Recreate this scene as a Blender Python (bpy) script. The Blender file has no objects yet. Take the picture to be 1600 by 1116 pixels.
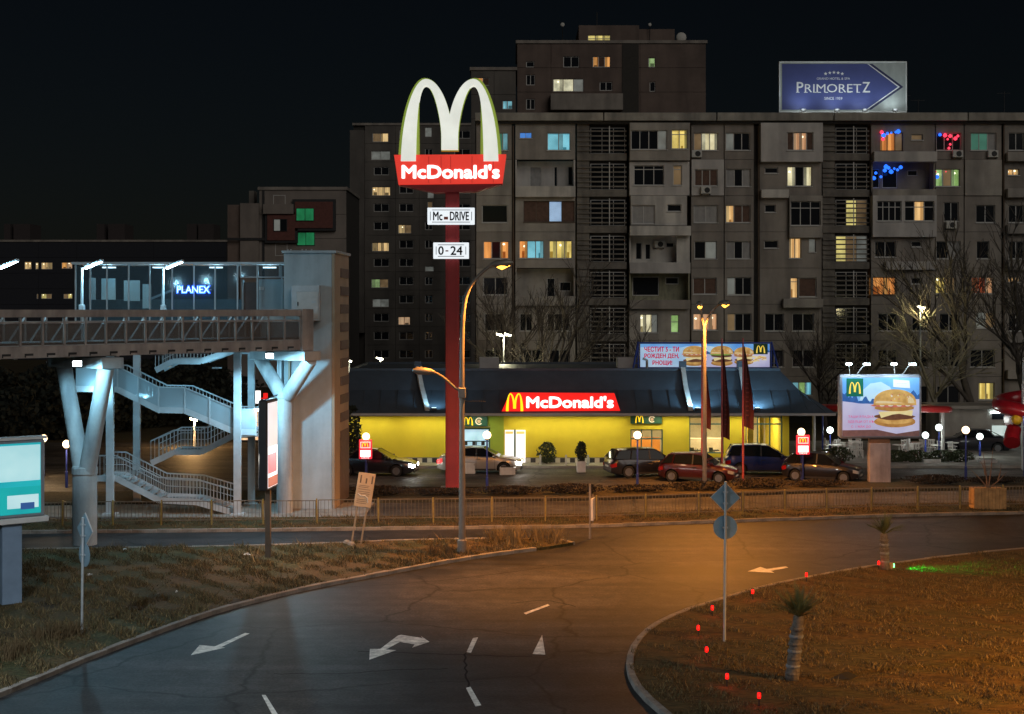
import bpy, bmesh, math, random
import numpy as np
from mathutils import Vector, Matrix
random.seed(7); np.random.seed(7)
sc = bpy.context.scene
col = sc.collection
R = math.radians
F = 2222.0; H = 9.0; HZ = 484.0
# ---------------------------------------------------------------- camera, sky, added fill sun, exposure
cam = bpy.data.cameras.new('camera'); co = bpy.data.objects.new('camera', cam); col.objects.link(co)
co.location = (0, 0, H); co.rotation_euler = (R(90), 0, 0)
cam.sensor_width = 36; cam.lens = 36*F/1600; cam.shift_y = -(558-HZ)/1600
cam.clip_start = .5; cam.clip_end = 3000
sc.camera = co
W = bpy.data.worlds.new('World'); sc.world = W; W.use_nodes = True
nt = W.node_tree
bg = nt.nodes['Background']
sky = nt.nodes.new('ShaderNodeTexSky'); sky.sky_type = 'NISHITA'; sky.sun_disc = False
sky.sun_elevation = R(28); sky.sun_rotation = R(152); sky.ozone_density = 1.3; sky.dust_density = .8
nt.links.new(sky.outputs[0], bg.inputs[0]); bg.inputs[1].default_value = 0.00075
fill_sun = bpy.data.lights.new('facade_fill', 'SUN'); fill_sun.energy = 0.50; fill_sun.angle = R(40); fill_sun.color = (1, .95, .88)  # wide sun lamp added to light the facades, like city glow
mo = bpy.data.objects.new('facade_fill', fill_sun); col.objects.link(mo); mo.rotation_euler = (R(62), 0, R(28)); mo.location = (0, 0, 60)
sc.view_settings.view_transform = 'Standard'; sc.view_settings.look = 'None'
sc.view_settings.exposure = 0; sc.view_settings.gamma = 1
cy = sc.cycles
cy.use_denoising = True
try: cy.denoiser = 'OPENIMAGEDENOISE'
except Exception: pass
cy.max_bounces = 6; cy.diffuse_bounces = 2; cy.glossy_bounces = 2; cy.transparent_max_bounces = 16
cy.transmission_bounces = 3; cy.sample_clamp_indirect = 3.0; cy.sample_clamp_direct = 0
cy.caustics_reflective = False; cy.caustics_refractive = False

# ---------------------------------------------------------------- helpers
def P(px, py, Y): return Vector(((px-800)*Y/F, Y, H+(HZ-py)*Y/F))
def G(px, py, z=0.0):
    Y = F*(H-z)/(py-HZ); return Vector(((px-800)*Y/F, Y, z))

class MB:
    def __init__(s): s.v = []; s.f = []
    def add(s, vs, fs):
        b = len(s.v); s.v += [tuple(v) for v in vs]; s.f += [tuple(i+b for i in f) for f in fs]; return s
    def box(s, x0, x1, y0, y1, z0, z1):
        return s.add([(x0,y0,z0),(x1,y0,z0),(x1,y1,z0),(x0,y1,z0),(x0,y0,z1),(x1,y0,z1),(x1,y1,z1),(x0,y1,z1)],
                     [(0,3,2,1),(4,5,6,7),(0,1,5,4),(1,2,6,5),(2,3,7,6),(3,0,4,7)])
    def bar(s, p, q, w, h=None, up=(0,0,1)):
        p = Vector(p); q = Vector(q); h = w if h is None else h
        d = (q-p).normalized(); u = Vector(up)
        if abs(d.dot(u)) > .98: u = Vector((0,1,0))
        a = d.cross(u).normalized()*(w/2); b = a.cross(d).normalized()*(h/2)
        vs = [p-a-b, p+a-b, p+a+b, p-a+b, q-a-b, q+a-b, q+a+b, q-a+b]
        return s.add(vs, [(0,3,2,1),(4,5,6,7),(0,1,5,4),(1,2,6,5),(2,3,7,6),(3,0,4,7)])
    def tube(s, pts, rad, n=8, cap=True):
        pts = [Vector(p) for p in pts]; k = len(pts)
        rad = rad if isinstance(rad, (list, tuple)) else [rad]*k
        b = len(s.v); pa = None
        for i, p in enumerate(pts):
            d = (pts[min(i+1,k-1)]-pts[max(i-1,0)]).normalized()
            if pa is None:
                u = Vector((0,0,1)) if abs(d.z) < .9 else Vector((1,0,0))
                pa = d.cross(u).normalized()
            else:
                pa = (pa-d*pa.dot(d)).normalized()
            pb = d.cross(pa)
            for j in range(n):
                t = 2*math.pi*j/n
                s.v.append(tuple(p+(pa*math.cos(t)+pb*math.sin(t))*rad[i]))
        for i in range(k-1):
            for j in range(n):
                s.f.append((b+i*n+j, b+i*n+(j+1)%n, b+(i+1)*n+(j+1)%n, b+(i+1)*n+j))
        if cap:
            s.f.append(tuple(b+j for j in reversed(range(n)))); s.f.append(tuple(b+(k-1)*n+j for j in range(n)))
        return s
    def lathe(s, prof, n=16, c=(0,0,0), axis='z'):
        b = len(s.v)
        for r, z in prof:
            for j in range(n):
                t = 2*math.pi*j/n; x, y = r*math.cos(t), r*math.sin(t)
                if axis == 'z': v = (c[0]+x, c[1]+y, c[2]+z)
                elif axis == 'y': v = (c[0]+x, c[1]+z, c[2]+y)
                else: v = (c[0]+z, c[1]+x, c[2]+y)
                s.v.append(v)
        for i in range(len(prof)-1):
            for j in range(n):
                q = (b+i*n+j, b+i*n+(j+1)%n, b+(i+1)*n+(j+1)%n, b+(i+1)*n+j)
                s.f.append(q)
        s.f.append(tuple(b+j for j in reversed(range(n)))); s.f.append(tuple(b+(len(prof)-1)*n+j for j in range(n)))
        return s
    def prism(s, poly, lo, hi, plane='xz'):
        """poly: 2D outline; plane xz extruded along y, xy along z, yz along x"""
        k = len(poly)
        def mk(a, b, c):
            return (a, c, b) if plane == 'xz' else ((a, b, c) if plane == 'xy' else (c, a, b))
        vs = [mk(a, b, lo) for a, b in poly]+[mk(a, b, hi) for a, b in poly]
        fs = [tuple(range(k)), tuple(reversed(range(k, 2*k)))]+[(i, i+k, (i+1)%k+k, (i+1)%k) for i in range(k)]
        return s.add(vs, fs)
    def xform(s, M):
        s.v = [tuple(M @ Vector(v)) for v in s.v]; return s
    def build(s, name, mat, parent=None, smooth=False, bevel=0, fix=True):
        me = bpy.data.meshes.new(name); me.from_pydata(s.v, [], s.f); me.validate()
        if fix or bevel:
            bm = bmesh.new(); bm.from_mesh(me)
            if bevel:
                try: bmesh.ops.bevel(bm, geom=bm.edges[:], offset=bevel, segments=1, affect='EDGES')
                except Exception: pass
            bmesh.ops.recalc_face_normals(bm, faces=bm.faces[:]); bm.to_mesh(me); bm.free()
        if smooth:
            me.shade_smooth()
            if smooth == 'auto':
                try: me.set_sharp_from_angle(angle=R(38))
                except Exception: pass
        return link(me, name, mat, parent)
def link(me, name, mat, parent=None):
    o = bpy.data.objects.new(name, me); col.objects.link(o)
    if mat is not None and len(me.materials) == 0: me.materials.append(mat)
    if parent is not None: o.parent = parent
    return o
def empty(name, loc=(0,0,0), rz=0):
    o = bpy.data.objects.new(name, None); col.objects.link(o); o.location = loc; o.rotation_euler = (0, 0, rz); o.empty_display_size = .2
    return o
def tag(o, label=None, cat=None, group=None, kind=None):
    if label: o['label'] = label
    if cat: o['category'] = cat
    if group: o['group'] = group
    if kind: o['kind'] = kind
    return o
def thing(name, label, cat, loc=(0,0,0), rz=0, group=None): return tag(empty(name, loc, rz), label, cat, group)
def copy_tree(o, parent=None):
    c = o.copy(); col.objects.link(c); c.parent = parent
    for ch in o.children: copy_tree(ch, c)
    return c
def dup(o, loc, rz=0, label=None, group=None, scale=None):
    c = copy_tree(o); c.location = loc; c.rotation_euler = (0, 0, rz)
    if label: c['label'] = label
    if group: c['group'] = group
    if scale: c.scale = (scale,)*3
    return c
def inst(src, name, loc, parent, rot=None, scale=None):
    """a copy of one part that shares its mesh"""
    o = bpy.data.objects.new(name, src.data); col.objects.link(o); o.location = loc; o.parent = parent
    if rot: o.rotation_euler = rot
    if scale: o.scale = scale
    return o
def lamp(kind, name, loc, power, color, parent=None, size=.1, target=None, spot=None, blend=.6):
    L = bpy.data.lights.new(name, kind); L.energy = power; L.color = color
    if kind in ('POINT', 'SPOT'): L.shadow_soft_size = size
    if kind == 'SPOT': L.spot_size = R(spot or 90); L.spot_blend = blend
    if kind == 'AREA':
        L.shape = 'RECTANGLE'; L.size, L.size_y = size
    o = bpy.data.objects.new(name, L); col.objects.link(o); o.location = loc
    if parent is not None: o.parent = parent
    if target is not None:
        o.rotation_euler = (Vector(target)-Vector(loc)).to_track_quat('-Z', 'Y').to_euler()
    return o

# ---------------------------------------------------------------- materials
MC = {}
def mat(name, c, rough=.7, metal=0, var=.15, scale=3.0, bump=0, bscale=30, spec=.5, detail=6, dark=None, coat=0, dirt=0):
    if name in MC: return MC[name]
    m = bpy.data.materials.new(name); m.use_nodes = True; n = m.node_tree; b = n.nodes['Principled BSDF']
    b.inputs['Roughness'].default_value = rough; b.inputs['Metallic'].default_value = metal
    b.inputs['Specular IOR Level'].default_value = spec; b.inputs['Coat Weight'].default_value = coat
    tc = n.nodes.new('ShaderNodeTexCoord')
    if var or dark:
        nz = n.nodes.new('ShaderNodeTexNoise'); nz.inputs['Scale'].default_value = scale; nz.inputs['Detail'].default_value = detail
        nz.inputs['Roughness'].default_value = .65
        n.links.new(tc.outputs['Object'], nz.inputs['Vector'])
        r = n.nodes.new('ShaderNodeValToRGB'); n.links.new(nz.outputs['Fac'], r.inputs[0])
        d = dark or tuple(x*(1-var*1.6) for x in c)
        r.color_ramp.elements[0].position = .3; r.color_ramp.elements[1].position = .7
        r.color_ramp.elements[0].color = (*d, 1); r.color_ramp.elements[1].color = (*[min(1, x*(1+var)) for x in c], 1)
        out = r.outputs[0]
        if dirt:
            n2 = n.nodes.new('ShaderNodeTexNoise'); n2.inputs['Scale'].default_value = scale*1.5; n2.inputs['Detail'].default_value = 8
            mp = n.nodes.new('ShaderNodeMapping'); mp.inputs['Scale'].default_value = (1, 1, .16)
            n.links.new(tc.outputs['Object'], mp.inputs[0]); n.links.new(mp.outputs[0], n2.inputs['Vector'])
            r2 = n.nodes.new('ShaderNodeValToRGB'); r2.color_ramp.elements[0].position = .42; r2.color_ramp.elements[1].position = .66
            n.links.new(n2.outputs['Fac'], r2.inputs[0])
            mx = n.nodes.new('ShaderNodeMix'); mx.data_type = 'RGBA'; mx.blend_type = 'MULTIPLY'
            r2.color_ramp.elements[0].color = (1, 1, 1, 1); r2.color_ramp.elements[1].color = (1-dirt, 1-dirt, 1-dirt*.95, 1)
            mx.inputs[0].default_value = 1
            n.links.new(out, mx.inputs[6]); n.links.new(r2.outputs[0], mx.inputs[7]); out = mx.outputs[2]
        n.links.new(out, b.inputs['Base Color'])
    else: b.inputs['Base Color'].default_value = (*c, 1)
    if bump:
        nb = n.nodes.new('ShaderNodeTexNoise'); nb.inputs['Scale'].default_value = bscale; nb.inputs['Detail'].default_value = 4
        n.links.new(tc.outputs['Object'], nb.inputs['Vector'])
        bp = n.nodes.new('ShaderNodeBump'); bp.inputs['Strength'].default_value = bump; bp.inputs['Distance'].default_value = .03
        n.links.new(nb.outputs['Fac'], bp.inputs['Height']); n.links.new(bp.outputs[0], b.inputs['Normal'])
    MC[name] = m; return m
def glow(name, c, strength, var=0, scale=2.0, rough=.5, stripes=0):
    """a thing that gives off light: lit pane, lamp glass, backlit sign, surface given a glow"""
    if name in MC: return MC[name]
    m = bpy.data.materials.new(name); m.use_nodes = True; n = m.node_tree; b = n.nodes['Principled BSDF']
    b.inputs['Base Color'].default_value = (*[x*.6 for x in c], 1); b.inputs['Roughness'].default_value = rough
    b.inputs['Emission Strength'].default_value = strength
    if var:
        tc = n.nodes.new('ShaderNodeTexCoord'); oi = n.nodes.new('ShaderNodeObjectInfo')
        ad = n.nodes.new('ShaderNodeVectorMath'); ad.operation = 'ADD'
        n.links.new(tc.outputs['Object'], ad.inputs[0])
        sm = n.nodes.new('ShaderNodeVectorMath'); sm.operation = 'SCALE'; sm.inputs[3].default_value = 40
        cb = n.nodes.new('ShaderNodeCombineXYZ')
        for i in range(3): n.links.new(oi.outputs['Random'], cb.inputs[i])
        n.links.new(cb.outputs[0], sm.inputs[0]); n.links.new(sm.outputs[0], ad.inputs[1])
        mp = n.nodes.new('ShaderNodeMapping'); mp.inputs['Scale'].default_value = (scale*(3 if stripes else 1), scale*(3 if stripes else 1), scale*(.35 if stripes else 1))
        n.links.new(ad.outputs[0], mp.inputs[0])
        nz = n.nodes.new('ShaderNodeTexNoise'); nz.inputs['Scale'].default_value = 1; nz.inputs['Detail'].default_value = 4
        n.links.new(mp.outputs[0], nz.inputs['Vector'])
        r = n.nodes.new('ShaderNodeValToRGB'); n.links.new(nz.outputs['Fac'], r.inputs[0])
        r.color_ramp.elements[0].position = .33; r.color_ramp.elements[1].position = .66
        r.color_ramp.elements[0].color = (*[x*(1-var) for x in c], 1); r.color_ramp.elements[1].color = (*c, 1)
        n.links.new(r.outputs[0], b.inputs['Emission Color'])
    else: b.inputs['Emission Color'].default_value = (*c, 1)
    MC[name] = m; return m
def clear(name, c, alpha, rough=.1, metal=0):
    """tinted glass or fine mesh: part of the light goes straight through"""
    if name in MC: return MC[name]
    m = bpy.data.materials.new(name); m.use_nodes = True; n = m.node_tree; b = n.nodes['Principled BSDF']
    b.inputs['Base Color'].default_value = (*c, 1); b.inputs['Roughness'].default_value = rough; b.inputs['Metallic'].default_value = metal
    t = n.nodes.new('ShaderNodeBsdfTransparent'); mx = n.nodes.new('ShaderNodeMixShader'); mx.inputs[0].default_value = alpha
    t.inputs[0].default_value = (.92, .96, .97, 1)
    n.links.new(t.outputs[0], mx.inputs[1]); n.links.new(b.outputs[0], mx.inputs[2]); n.links.new(mx.outputs[0], n.nodes['Material Output'].inputs[0])
    MC[name] = m; return m

# text as a thin mesh; lies in the local xz plane facing -y
def text(s, size, mat_, parent, loc, name='lettering', bold=0.0, depth=.004, fit=None, fith=None, rz=0, align='CENTER', shear=0):
    cu = bpy.data.curves.new(name, 'FONT'); cu.body = s; cu.size = size; cu.extrude = depth/2
    cu.align_x = align; cu.align_y = 'CENTER'; cu.resolution_u = 3; cu.shear = shear
    t = bpy.data.objects.new('tmp', cu); col.objects.link(t)
    dg = bpy.context.evaluated_depsgraph_get()
    me = bpy.data.meshes.new_from_object(t.evaluated_get(dg)); bpy.data.objects.remove(t); bpy.data.curves.remove(cu)
    n = len(me.vertices); a = np.empty(n*3); me.vertices.foreach_get('co', a); a = a.reshape(-1, 3)
    if fit:
        w = a[:,0].max()-a[:,0].min(); a[:,0] = (a[:,0]-(a[:,0].max()+a[:,0].min())/2)*fit/w
    if fith:
        h = a[:,1].max()-a[:,1].min(); a[:,1] = (a[:,1]-(a[:,1].max()+a[:,1].min())/2)*fith/h
    b = np.stack([a[:,0], -a[:,2], a[:,1]], 1)
    if bold > 0:      # heavier strokes: the outline laid down again around itself
        fc = [tuple(p.vertices) for p in me.polygons]; vs = []; fs = []
        for i in range(9):
            t = i*math.pi/4; d = (0, 0, 0) if i == 8 else (bold*math.cos(t), .0006*(i+1), bold*math.sin(t))
            k = len(vs); vs += (b+np.array(d)).tolist(); fs += [tuple(q+k for q in f) for f in fc]
        bpy.data.meshes.remove(me); me = bpy.data.meshes.new(name); me.from_pydata(vs, [], fs)
    else: me.vertices.foreach_set('co', b.ravel())
    me.name = name; me.materials.clear(); me.update()
    o = link(me, name, mat_, parent); o.location = loc; o.rotation_euler = (0, 0, rz)
    return o
def bez(p0, p1, p2, p3, n=10):
    out = []
    for i in range(n+1):
        t = i/n; u = 1-t
        out.append(tuple(u**3*a+3*u*u*t*b+3*u*t*t*c+t**3*d for a, b, c, d in zip(p0, p1, p2, p3)))
    return out
def arches(w, h, y0, y1, mat_, parent, loc, name='arch_letter', thick=None):
    """the double-arch letter, origin at the middle of its foot"""
    t = thick or w*.155
    def leg(x0, x1, sgn):
        pass
    L, Rr = -w/2, w/2
    out = []
    # outer outline from left foot over both humps, then the inner outline back
    out += [(L, 0)]
    out += bez((L, 0), (L+.01*w, .55*h), (L+.13*w, h), (L+.255*w, h), 10)[1:]
    out += bez((L+.255*w, h), (L+.38*w, h), (-.03*w, .75*h), (0, .56*h), 9)[1:]
    out += [(-x, z) for x, z in reversed(out[:-1])]
    inner = [(Rr-t, 0)]
    inner += bez((Rr-t, 0), (Rr-t-.005*w, .5*h), (Rr-.175*w, .925*h), (Rr-.255*w, .925*h), 10)[1:]
    inner += bez((Rr-.255*w, .925*h), (Rr-.34*w, .925*h), (.085*w, .5*h), (.085*w, .14*h), 9)[1:]
    inner += [(-x, z) for x, z in reversed(inner)]
    mb = MB()
    # two bands joined: build as quads between outer and inner samples for each hump (avoids a concave n-gon)
    def band(sign):
        A = bez((L, 0), (L+.01*w, .55*h), (L+.13*w, h), (L+.255*w, h), 12)+bez((L+.255*w, h), (L+.38*w, h), (-.03*w, .75*h), (0, .56*h), 12)[1:]+[(0, .14*h)]
        B = bez((L+t, 0), (L+t+.005*w, .5*h), (L+.175*w, .925*h), (L+.255*w, .925*h), 12)+bez((L+.255*w, .925*h), (L+.34*w, .925*h), (-.085*w, .5*h), (-.085*w, .3*h), 12)[1:]+[(-.085*w, .14*h)]
        k = len(A)
        vs = [(sign*a, y0, b) for a, b in A]+[(sign*a, y0, b) for a, b in B]+[(sign*a, y1, b) for a, b in A]+[(sign*a, y1, b) for a, b in B]
        fs = []
        for i in range(k-1):
            fs += [(i, i+1, k+i+1, k+i), (2*k+i, 3*k+i, 3*k+i+1, 2*k+i+1), (i, 2*k+i, 2*k+i+1, i+1), (k+i, k+i+1, 3*k+i+1, 3*k+i)]
        fs += [(0, k, 3*k, 2*k), (k-1, 3*k-1, 4*k-1, 2*k-1)]
        mb.add(vs, fs)
    band(1); band(-1)
    o = mb.build(name, mat_, parent); o.location = loc
    return o
# ================================================================ GROUND
def catmull(pts, n=6):
    out = []
    k = len(pts)
    for i in range(k-1):
        p0 = Vector(pts[max(i-1,0)]); p1 = Vector(pts[i]); p2 = Vector(pts[i+1]); p3 = Vector(pts[min(i+2,k-1)])
        for j in range(n):
            t = j/n
            out.append(.5*((2*p1)+(p2-p0)*t+(2*p0-5*p1+4*p2-p3)*t*t+(3*p1-p0-3*p2+p3)*t**3))
    out.append(Vector(pts[-1])); return out
def inside(poly, x, y):
    r = np.zeros(len(x), bool); n = len(poly); j = n-1
    for i in range(n):
        xi, yi = poly[i][0], poly[i][1]; xj, yj = poly[j][0], poly[j][1]
        c = ((yi > y) != (yj > y)) & (x < (xj-xi)*(y-yi)/((yj-yi) or 1e-9)+xi); r ^= c; j = i
    return r
def ground_mat(name, cols, scale=1.2, rough=.95, bump=.6, bscale=14, spec=.2, stretch=(1,1,1)):
    m = bpy.data.materials.new(name); m.use_nodes = True; n = m.node_tree; b = n.nodes['Principled BSDF']
    tc = n.nodes.new('ShaderNodeTexCoord'); mp = n.nodes.new('ShaderNodeMapping'); mp.inputs['Scale'].default_value = stretch
    n.links.new(tc.outputs['Object'], mp.inputs[0])
    a = n.nodes.new('ShaderNodeTexNoise'); a.inputs['Scale'].default_value = scale*.28; a.inputs['Detail'].default_value = 10; a.inputs['Roughness'].default_value = .7
    f = n.nodes.new('ShaderNodeTexNoise'); f.inputs['Scale'].default_value = scale*9; f.inputs['Detail'].default_value = 6
    for q in (a, f): n.links.new(mp.outputs[0], q.inputs['Vector'])
    r = n.nodes.new('ShaderNodeValToRGB'); n.links.new(a.outputs['Fac'], r.inputs[0])
    cr = r.color_ramp
    while len(cr.elements) < len(cols): cr.elements.new(.5)
    for i, c in enumerate(cols): cr.elements[i].position = .32+.38*i/(len(cols)-1); cr.elements[i].color = (*c, 1)
    mx = n.nodes.new('ShaderNodeMix'); mx.data_type = 'RGBA'; mx.blend_type = 'MULTIPLY'; mx.inputs[0].default_value = 1
    r2 = n.nodes.new('ShaderNodeValToRGB'); n.links.new(f.outputs['Fac'], r2.inputs[0])
    r2.color_ramp.elements[0].position = .3; r2.color_ramp.elements[1].position = .7
    r2.color_ramp.elements[0].color = (.5, .5, .5, 1); r2.color_ramp.elements[1].color = (1.25, 1.25, 1.25, 1)
    n.links.new(r.outputs[0], mx.inputs[6]); n.links.new(r2.outputs[0], mx.inputs[7]); n.links.new(mx.outputs[2], b.inputs['Base Color'])
    b.inputs['Roughness'].default_value = rough; b.inputs['Specular IOR Level'].default_value = spec
    nb = n.nodes.new('ShaderNodeTexNoise'); nb.inputs['Scale'].default_value = bscale; nb.inputs['Detail'].default_value = 6
    n.links.new(tc.outputs['Object'], nb.inputs['Vector'])
    bp = n.nodes.new('ShaderNodeBump'); bp.inputs['Strength'].default_value = bump; bp.inputs['Distance'].default_value = .06
    n.links.new(nb.outputs['Fac'], bp.inputs['Height']); n.links.new(bp.outputs[0], b.inputs['Normal'])
    return m
def asphalt_mat(name, base, gl=.45):
    """asphalt: aggregate, patches, long cracks and polished wheel tracks"""
    m = bpy.data.materials.new(name); m.use_nodes = True; n = m.node_tree; b = n.nodes['Principled BSDF']
    tc = n.nodes.new('ShaderNodeTexCoord')
    big = n.nodes.new('ShaderNodeTexNoise'); big.inputs['Scale'].default_value = .16; big.inputs['Detail'].default_value = 7; big.inputs['Roughness'].default_value = .62
    fine = n.nodes.new('ShaderNodeTexNoise'); fine.inputs['Scale'].default_value = 14; fine.inputs['Detail'].default_value = 3
    vo = n.nodes.new('ShaderNodeTexVoronoi'); vo.feature = 'DISTANCE_TO_EDGE'; vo.inputs['Scale'].default_value = .17
    wn = n.nodes.new('ShaderNodeTexNoise'); wn.inputs['Scale'].default_value = .9; wn.inputs['Detail'].default_value = 6
    ad = n.nodes.new('ShaderNodeMix'); ad.data_type = 'RGBA'; ad.blend_type = 'ADD'; ad.inputs[0].default_value = .9
    for q in (big, fine, wn): n.links.new(tc.outputs['Object'], q.inputs['Vector'])
    n.links.new(tc.outputs['Object'], ad.inputs[6]); n.links.new(wn.outputs['Color'], ad.inputs[7]); n.links.new(ad.outputs[2], vo.inputs['Vector'])
    r = n.nodes.new('ShaderNodeValToRGB'); n.links.new(big.outputs['Fac'], r.inputs[0])
    r.color_ramp.elements[0].position = .36; r.color_ramp.elements[1].position = .64
    r.color_ramp.elements[0].color = (*[x*.55 for x in base], 1); r.color_ramp.elements[1].color = (*[x*1.55 for x in base], 1)
    r2 = n.nodes.new('ShaderNodeValToRGB'); n.links.new(fine.outputs['Fac'], r2.inputs[0])
    r2.color_ramp.elements[0].position = .3; r2.color_ramp.elements[1].position = .72; r2.color_ramp.elements[0].color = (.6, .6, .6, 1); r2.color_ramp.elements[1].color = (1.35, 1.35, 1.35, 1)
    r3 = n.nodes.new('ShaderNodeValToRGB'); n.links.new(vo.outputs['Distance'], r3.inputs[0])
    r3.color_ramp.elements[0].position = .0; r3.color_ramp.elements[1].position = .014; r3.color_ramp.elements[0].color = (.25, .25, .25, 1); r3.color_ramp.elements[1].color = (1, 1, 1, 1)
    mid = n.nodes.new('ShaderNodeTexNoise'); mid.inputs['Scale'].default_value = 1.6; mid.inputs['Detail'].default_value = 9; mid.inputs['Roughness'].default_value = .75
    n.links.new(tc.outputs['Object'], mid.inputs['Vector'])
    r4 = n.nodes.new('ShaderNodeValToRGB'); n.links.new(mid.outputs['Fac'], r4.inputs[0])
    r4.color_ramp.elements[0].position = .36; r4.color_ramp.elements[1].position = .66; r4.color_ramp.elements[0].color = (.62, .62, .63, 1); r4.color_ramp.elements[1].color = (1.3, 1.29, 1.26, 1)
    m0 = n.nodes.new('ShaderNodeMix'); m0.data_type = 'RGBA'; m0.blend_type = 'MULTIPLY'; m0.inputs[0].default_value = 1
    n.links.new(r.outputs[0], m0.inputs[6]); n.links.new(r4.outputs[0], m0.inputs[7])
    mp = n.nodes.new('ShaderNodeMapping'); mp.inputs['Rotation'].default_value = (0, 0, R(-24)); mp.inputs['Scale'].default_value = (.05, .75, 1)   # wear along the lanes
    st_ = n.nodes.new('ShaderNodeTexNoise'); st_.inputs['Scale'].default_value = 1; st_.inputs['Detail'].default_value = 5; st_.inputs['Roughness'].default_value = .6
    n.links.new(tc.outputs['Object'], mp.inputs[0]); n.links.new(mp.outputs[0], st_.inputs['Vector'])
    r5 = n.nodes.new('ShaderNodeValToRGB'); n.links.new(st_.outputs['Fac'], r5.inputs[0])
    r5.color_ramp.elements[0].position = .38; r5.color_ramp.elements[1].position = .64; r5.color_ramp.elements[0].color = (.66, .66, .67, 1); r5.color_ramp.elements[1].color = (1.35, 1.34, 1.32, 1)
    mw = n.nodes.new('ShaderNodeMix'); mw.data_type = 'RGBA'; mw.blend_type = 'MULTIPLY'; mw.inputs[0].default_value = 1
    n.links.new(m0.outputs[2], mw.inputs[6]); n.links.new(r5.outputs[0], mw.inputs[7])
    m1 = n.nodes.new('ShaderNodeMix'); m1.data_type = 'RGBA'; m1.blend_type = 'MULTIPLY'; m1.inputs[0].default_value = 1
    m2 = n.nodes.new('ShaderNodeMix'); m2.data_type = 'RGBA'; m2.blend_type = 'MULTIPLY'; m2.inputs[0].default_value = 1
    n.links.new(mw.outputs[2], m1.inputs[6]); n.links.new(r2.outputs[0], m1.inputs[7]); n.links.new(m1.outputs[2], m2.inputs[6]); n.links.new(r3.outputs[0], m2.inputs[7])
    n.links.new(m2.outputs[2], b.inputs['Base Color'])
    b.inputs['Specular IOR Level'].default_value = .16
    rr = n.nodes.new('ShaderNodeMapRange'); rr.inputs[3].default_value = gl; rr.inputs[4].default_value = gl+.25
    n.links.new(big.outputs['Fac'], rr.inputs[0]); n.links.new(rr.outputs[0], b.inputs['Roughness'])
    bp = n.nodes.new('ShaderNodeBump'); bp.inputs['Strength'].default_value = .5; bp.inputs['Distance'].default_value = .012
    n.links.new(fine.outputs['Fac'], bp.inputs['Height']); n.links.new(bp.outputs[0], b.inputs['Normal'])
    return m
M_asph = asphalt_mat('asphalt', (.033, .032, .0325), .5); M_park = asphalt_mat('parking_asphalt', (.075, .07, .066), .55)
M_verge = ground_mat('dry_grass_soil', [(.022, .017, .010), (.10, .068, .030), (.045, .050, .020), (.17, .135, .065)], 1.2)
M_isle = ground_mat('island_soil', [(.030, .021, .010), (.10, .062, .022), (.065, .056, .022), (.15, .105, .04)], .8, stretch=(.6, 1.4, 1))
M_dirt = ground_mat('bare_soil', [(.04, .033, .022), (.07, .055, .03), (.06, .06, .03)], .8)
M_kerb = mat('kerb_concrete', (.24, .215, .185), .9, var=.3, scale=2.5, bump=.3, bscale=18)
M_pave = mat('paving', (.26, .24, .21), .85, var=.25, scale=1.2, bump=.2)
M_paint = mat('road_paint', (.72, .70, .64), .7, var=.3, scale=4, dark=(.26, .25, .23), detail=8)

g = MB().add([(-500,-60,-.02),(500,-60,-.02),(500,900,-.02),(-500,900,-.02)], [(0,1,2,3)]).build('ground', M_dirt, fix=False)
tag(g, kind='structure')
road = MB().add([(-80,8,0),(90,8,0),(90,64.5,0),(-80,64.5,0)], [(0,1,2,3)]).build('road', M_asph, fix=False); tag(road, kind='structure')

vb_px = [(-260,1200),(-150,1140),(0,1080),(150,1019),(300,964),(380,940),(480,916),(600,893),(740,868),(860,853)]
vt_px = [(896,847),(870,842),(760,841),(640,843),(560,846),(420,851),(135,856),(0,858),(-260,862)]
vb = catmull([G(*p, .12) for p in vb_px], 5); vt = catmull([G(*p, .12) for p in vt_px], 4)
verge_poly = [(p.x, p.y) for p in vb+vt]
ib_px = [(1800,842),(1700,848),(1600,856),(1500,866),(1400,879),(1300,894),(1200,914),(1110,940),(1050,961),(1010,985),(990,1010),(984,1035),(990,1060),(1010,1085),(1045,1116),(1090,1150),(1180,1205)]
ib = catmull([G(*p, .12) for p in ib_px], 5)
isle_poly = [(p.x, p.y) for p in ib]+[(12, 21), (30, 18), (50, 30), (48, 50)]
def slab(name, poly, z0, z1, m, kind='structure'):
    return tag(MB().prism(poly, z0, z1, 'xy').build(name, m), kind=kind)
def inset(line, d, side):
    out = []
    for i, p in enumerate(line):
        a = line[max(i-1,0)]; b = line[min(i+1,len(line)-1)]; t = (b-a); t.z = 0; t.normalize()
        out.append(p+Vector((-t.y, t.x, 0))*d*side)
    return out
verge = slab('grass_verge', verge_poly, -.01, .105, M_verge)
isle = slab('traffic_island', isle_poly, -.01, .105, M_isle)

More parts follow.
